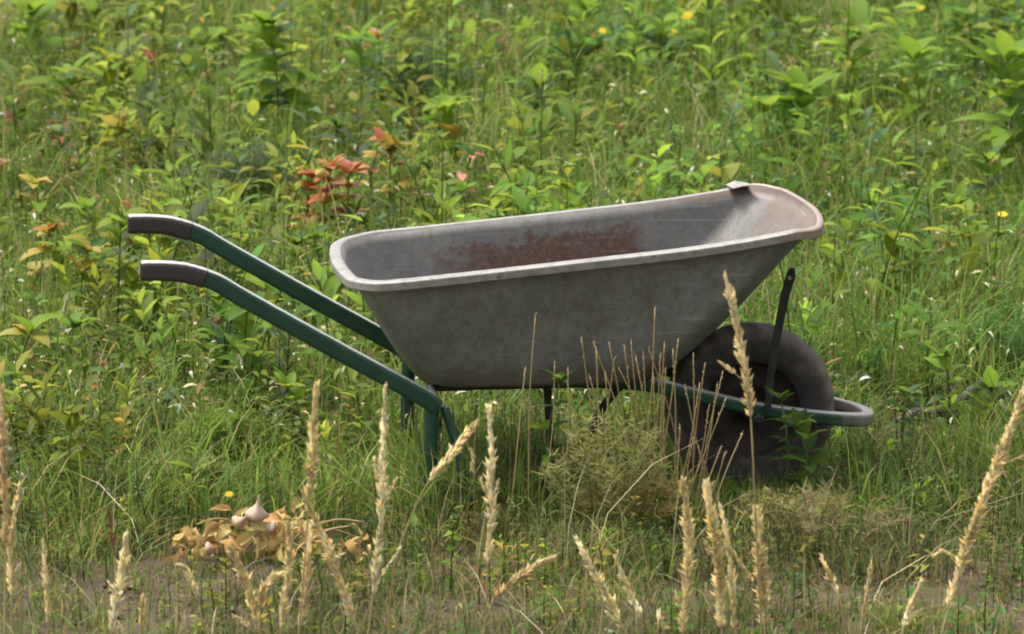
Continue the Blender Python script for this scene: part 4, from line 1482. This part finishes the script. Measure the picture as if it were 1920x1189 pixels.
# feathery plants
def feathery(label, px, py, h, rad, c0, c1, n=900, need=0.028, lean=0.2, cat='plant'):
    """crown top shows at px, py"""
    rnd = random.Random(int(px * 3 + py))
    d = ray(px, py)
    t = (h - CAM.z) / d.z
    p = CAM + d * t
    root = empty('feathery_weed', (p.x, p.y, 0))
    tag(root, label, cat)
    V, T, C = [], [], []
    stems = []
    for s_ in range(max(8, int(rad * 260))):
        a = rnd.uniform(0, 2 * PI)
        r_ = rad * math.sqrt(rnd.random())
        tip = Vector((math.cos(a) * r_, math.sin(a) * r_ * 0.8, h * (1 - 0.35 * (r_ / rad) ** 2) * rnd.uniform(0.75, 1.0)))
        foot = Vector((tip.x * 0.35, tip.y * 0.35, -0.005))
        mid = foot.lerp(tip, 0.5) + Vector((tip.x * -0.05, 0, 0.02))
        stems.append(catmull([foot, mid, tip], 5))
    bm = bmesh.new()
    for q in stems:
        sweep(bm, q, [0.0012 - 0.0007 * i / len(q) for i in range(len(q))], 4)
    obj('stems', bm, M['stem'], root)
    for i in range(n):
        q = rnd.choice(stems)
        t_ = 0.18 + 0.82 * rnd.random() ** 0.8
        f = t_ * (len(q) - 1)
        k = min(int(f), len(q) - 2)
        p0 = q[k].lerp(q[k + 1], f - k)
        dv = Vector((rnd.gauss(0, 1), rnd.gauss(0, 1), rnd.gauss(0.55, 0.5))).normalized() * need * rnd.uniform(0.6, 1.3)
        sd_ = dv.cross(Vector((rnd.gauss(0, 1), rnd.gauss(0, 1), rnd.gauss(0, 1)))).normalized() * 0.0013
        kk = len(V)
        V += [p0 - sd_, p0 + sd_, p0 + dv * 0.6 + sd_ * 0.8, p0 + dv, p0 + dv * 0.6 - sd_ * 0.8]
        T += [(kk, kk + 1, kk + 2), (kk, kk + 2, kk + 4), (kk + 4, kk + 2, kk + 3)]
        u = rnd.random()
        g_ = rnd.uniform(0.75, 1.3)
        C += [tuple((a_ * (1 - u) + b_ * u) * g_ for a_, b_ in zip(c0, c1))] * 5
    link('foliage', np_mesh('foliage', np.array([tuple(v) for v in V]), np.array(T), M['feather'], np.array(C)), root)


GL, GDk, OL, RB = (0.24, 0.36, 0.06), (0.085, 0.135, 0.055), (0.24, 0.25, 0.075), (0.33, 0.22, 0.10)
feathery('feathery light green bush in front of the tray, left of the straw tuft', 1140, 752, 0.30, 0.14, (0.20, 0.26, 0.065), (0.30, 0.26, 0.11), 1900, 0.030)
feathery('reddish brown feathery weed at the foot of the light green bush', 1190, 880, 0.15, 0.15, OL, RB, 2200, 0.024)
feathery('olive feathery weed below the front of the wheel guard', 1530, 900, 0.16, 0.20, (0.20, 0.22, 0.07), (0.32, 0.24, 0.12), 1300, 0.026)
feathery('dark feathery bush near the top, above the rear half of the tray', 790, 50, 0.34, 0.16, GDk, (0.10, 0.17, 0.07), 3200, 0.035)
feathery('dark wispy weed at the foot of the tall bare-stemmed plant', 465, 250, 0.26, 0.13, GDk, (0.15, 0.19, 0.08), 2400, 0.045)
feathery('bright green feathery weed left of the wheelbarrow leg', 415, 745, 0.17, 0.09, GL, (0.16, 0.26, 0.05), 2000, 0.03)
feathery('brown feathery dead weed at the top edge above the tray', 915, 8, 0.32, 0.11, RB, OL, 1500, 0.03)
feathery('low green feathery weed beneath the rear of the tray', 880, 870, 0.09, 0.12, (0.15, 0.24, 0.05), OL, 1800, 0.024)
feathery('bluish green feathery weed on the right beyond the stick', 1880, 560, 0.20, 0.14, (0.10, 0.22, 0.06), (0.14, 0.25, 0.06), 2200, 0.03)
feathery('dull green feathery weed low at the left, beside the withered heap', 330, 850, 0.11, 0.14, (0.13, 0.19, 0.055), OL, 2000, 0.028)


# flowers
def flower(label, px, py, kind, r_=0.011, h=0.2, group=None):
    rnd = random.Random(int(px + 5 * py))
    d = ray(px, py)
    t = (h - CAM.z) / d.z
    p = CAM + d * t
    name = {'clover': 'clover_flower', 'yellow': 'yellow_flower', 'bud': 'red_bud'}[kind]
    root = empty(name, (p.x, p.y, 0))
    tag(root, label, 'flower', group)
    bm = bmesh.new()
    sweep(bm, catmull([(rnd.uniform(-.02, .02), 0, -0.005), (rnd.uniform(-.01, .01), 0, h * 0.5), (0, 0, h)], 5), 0.0016, 5)
    obj('stem', bm, M['stem'], root)
    V, T, C = [], [], []
    if kind == 'clover':
        for i in range(70):
            z = 1 - 1.75 * (i + 0.5) / 70
            a = i * 2.4
            rr = math.sqrt(max(0, 1 - z * z))
            dv = Vector((rr * math.cos(a), rr * math.sin(a), z * 0.9 + 0.25))
            sd_ = dv.cross(Vector((0.3, 0.2, 1))).normalized() * r_ * 0.16
            k = len(V)
            c = Vector((0, 0, h))
            V += [c + dv * r_ * 0.3 - sd_, c + dv * r_ * 0.3 + sd_, c + dv * r_ * 1.1]
            T.append((k, k + 1, k + 2))
        link('flower_head', np_mesh('flower_head', np.array([tuple(v) for v in V]), np.array(T), M['pink'], None, False), root)
        bm = bmesh.new()
        bmesh.ops.create_icosphere(bm, subdivisions=2, radius=r_ * 0.72, matrix=Matrix.Translation((0, 0, h)))
        obj('flower_core', bm, M['pink'], root)
    elif kind == 'yellow':
        v, tr = leaf_arrays(r_ * 1.25, r_ * 0.36, 0.2, 0.5, rows=3, belly=0.6)
        me = np_mesh('petal', v, tr, M['yellow'])
        tl = Matrix.Rotation(rnd.uniform(0.2, 0.8), 4, 'X')
        for i in range(9):
            link('petal', me, root, Matrix.Translation((0, 0, h)) @ tl @ Matrix.Rotation(i * 2 * PI / 9, 4, 'Z') @ Matrix.Rotation(0.35, 4, 'X'))
        bm = bmesh.new()
        bmesh.ops.create_icosphere(bm, subdivisions=2, radius=r_ * 0.36, matrix=Matrix.Translation((0, 0, h)) @ Matrix.Scale(0.6, 4, (0, 0, 1)))
        obj('flower_centre', bm, M['yellow'], root)
    else:
        v, tr = leaf_arrays(r_ * 2.4, r_ * 0.9, 0.7, -0.8, rows=4, belly=0.45)
        me = np_mesh('petal', v, tr, M['bud'])
        me2 = np_mesh('petal', v, tr, M['leaf_orange'])
        for i in range(6):
            link('petal', me if i % 3 else me2, root, Matrix.Translation((0, 0, h)) @ Matrix.Rotation(-0.5, 4, 'Y') @ Matrix.Rotation(i * 2 * PI / 6, 4, 'Z') @ Matrix.Rotation(0.9, 4, 'X') @ Matrix.Translation((0, 0.001, 0)))


cg = 'pink clover flowers'
flower('pink clover flower just above the far rim of the tray', 967, 378, 'clover', 0.012, 0.19, cg)
flower('pink clover flower between the two handles', 404, 479, 'clover', 0.012, 0.19, cg)
flower('pale pink clover flower touching the top of the near handle', 379, 494, 'clover', 0.010, 0.18, cg)
flower('pale pink clover flower below the near handle', 408, 602, 'clover', 0.012, 0.16, cg)
yg = 'small yellow flowers'
flower('larger yellow flower near the top edge above the tray front', 1287, 30, 'yellow', 0.017, 0.25, yg)
flower('yellow flower just below left of the larger yellow one', 1266, 58, 'yellow', 0.011, 0.22, yg)
flower('yellow flower left of the larger yellow one at the top', 1130, 58, 'yellow', 0.010, 0.22, yg)
flower('yellow flower among lime leaves above the pouring lip', 1487, 128, 'yellow', 0.011, 0.24, yg)
flower('yellow flower at the top edge, upper right', 1726, 14, 'yellow', 0.011, 0.25, yg)
flower('flat yellow flower near the right edge at tray height', 1880, 402, 'yellow', 0.012, 0.20, yg)
flower('lone yellow flower low in the grass beside the withered heap', 430, 927, 'yellow', 0.008, 0.08, yg)
flower('pinkish red bud with an orange petal in the upper left', 290, 124, 'bud', 0.021, 0.24)
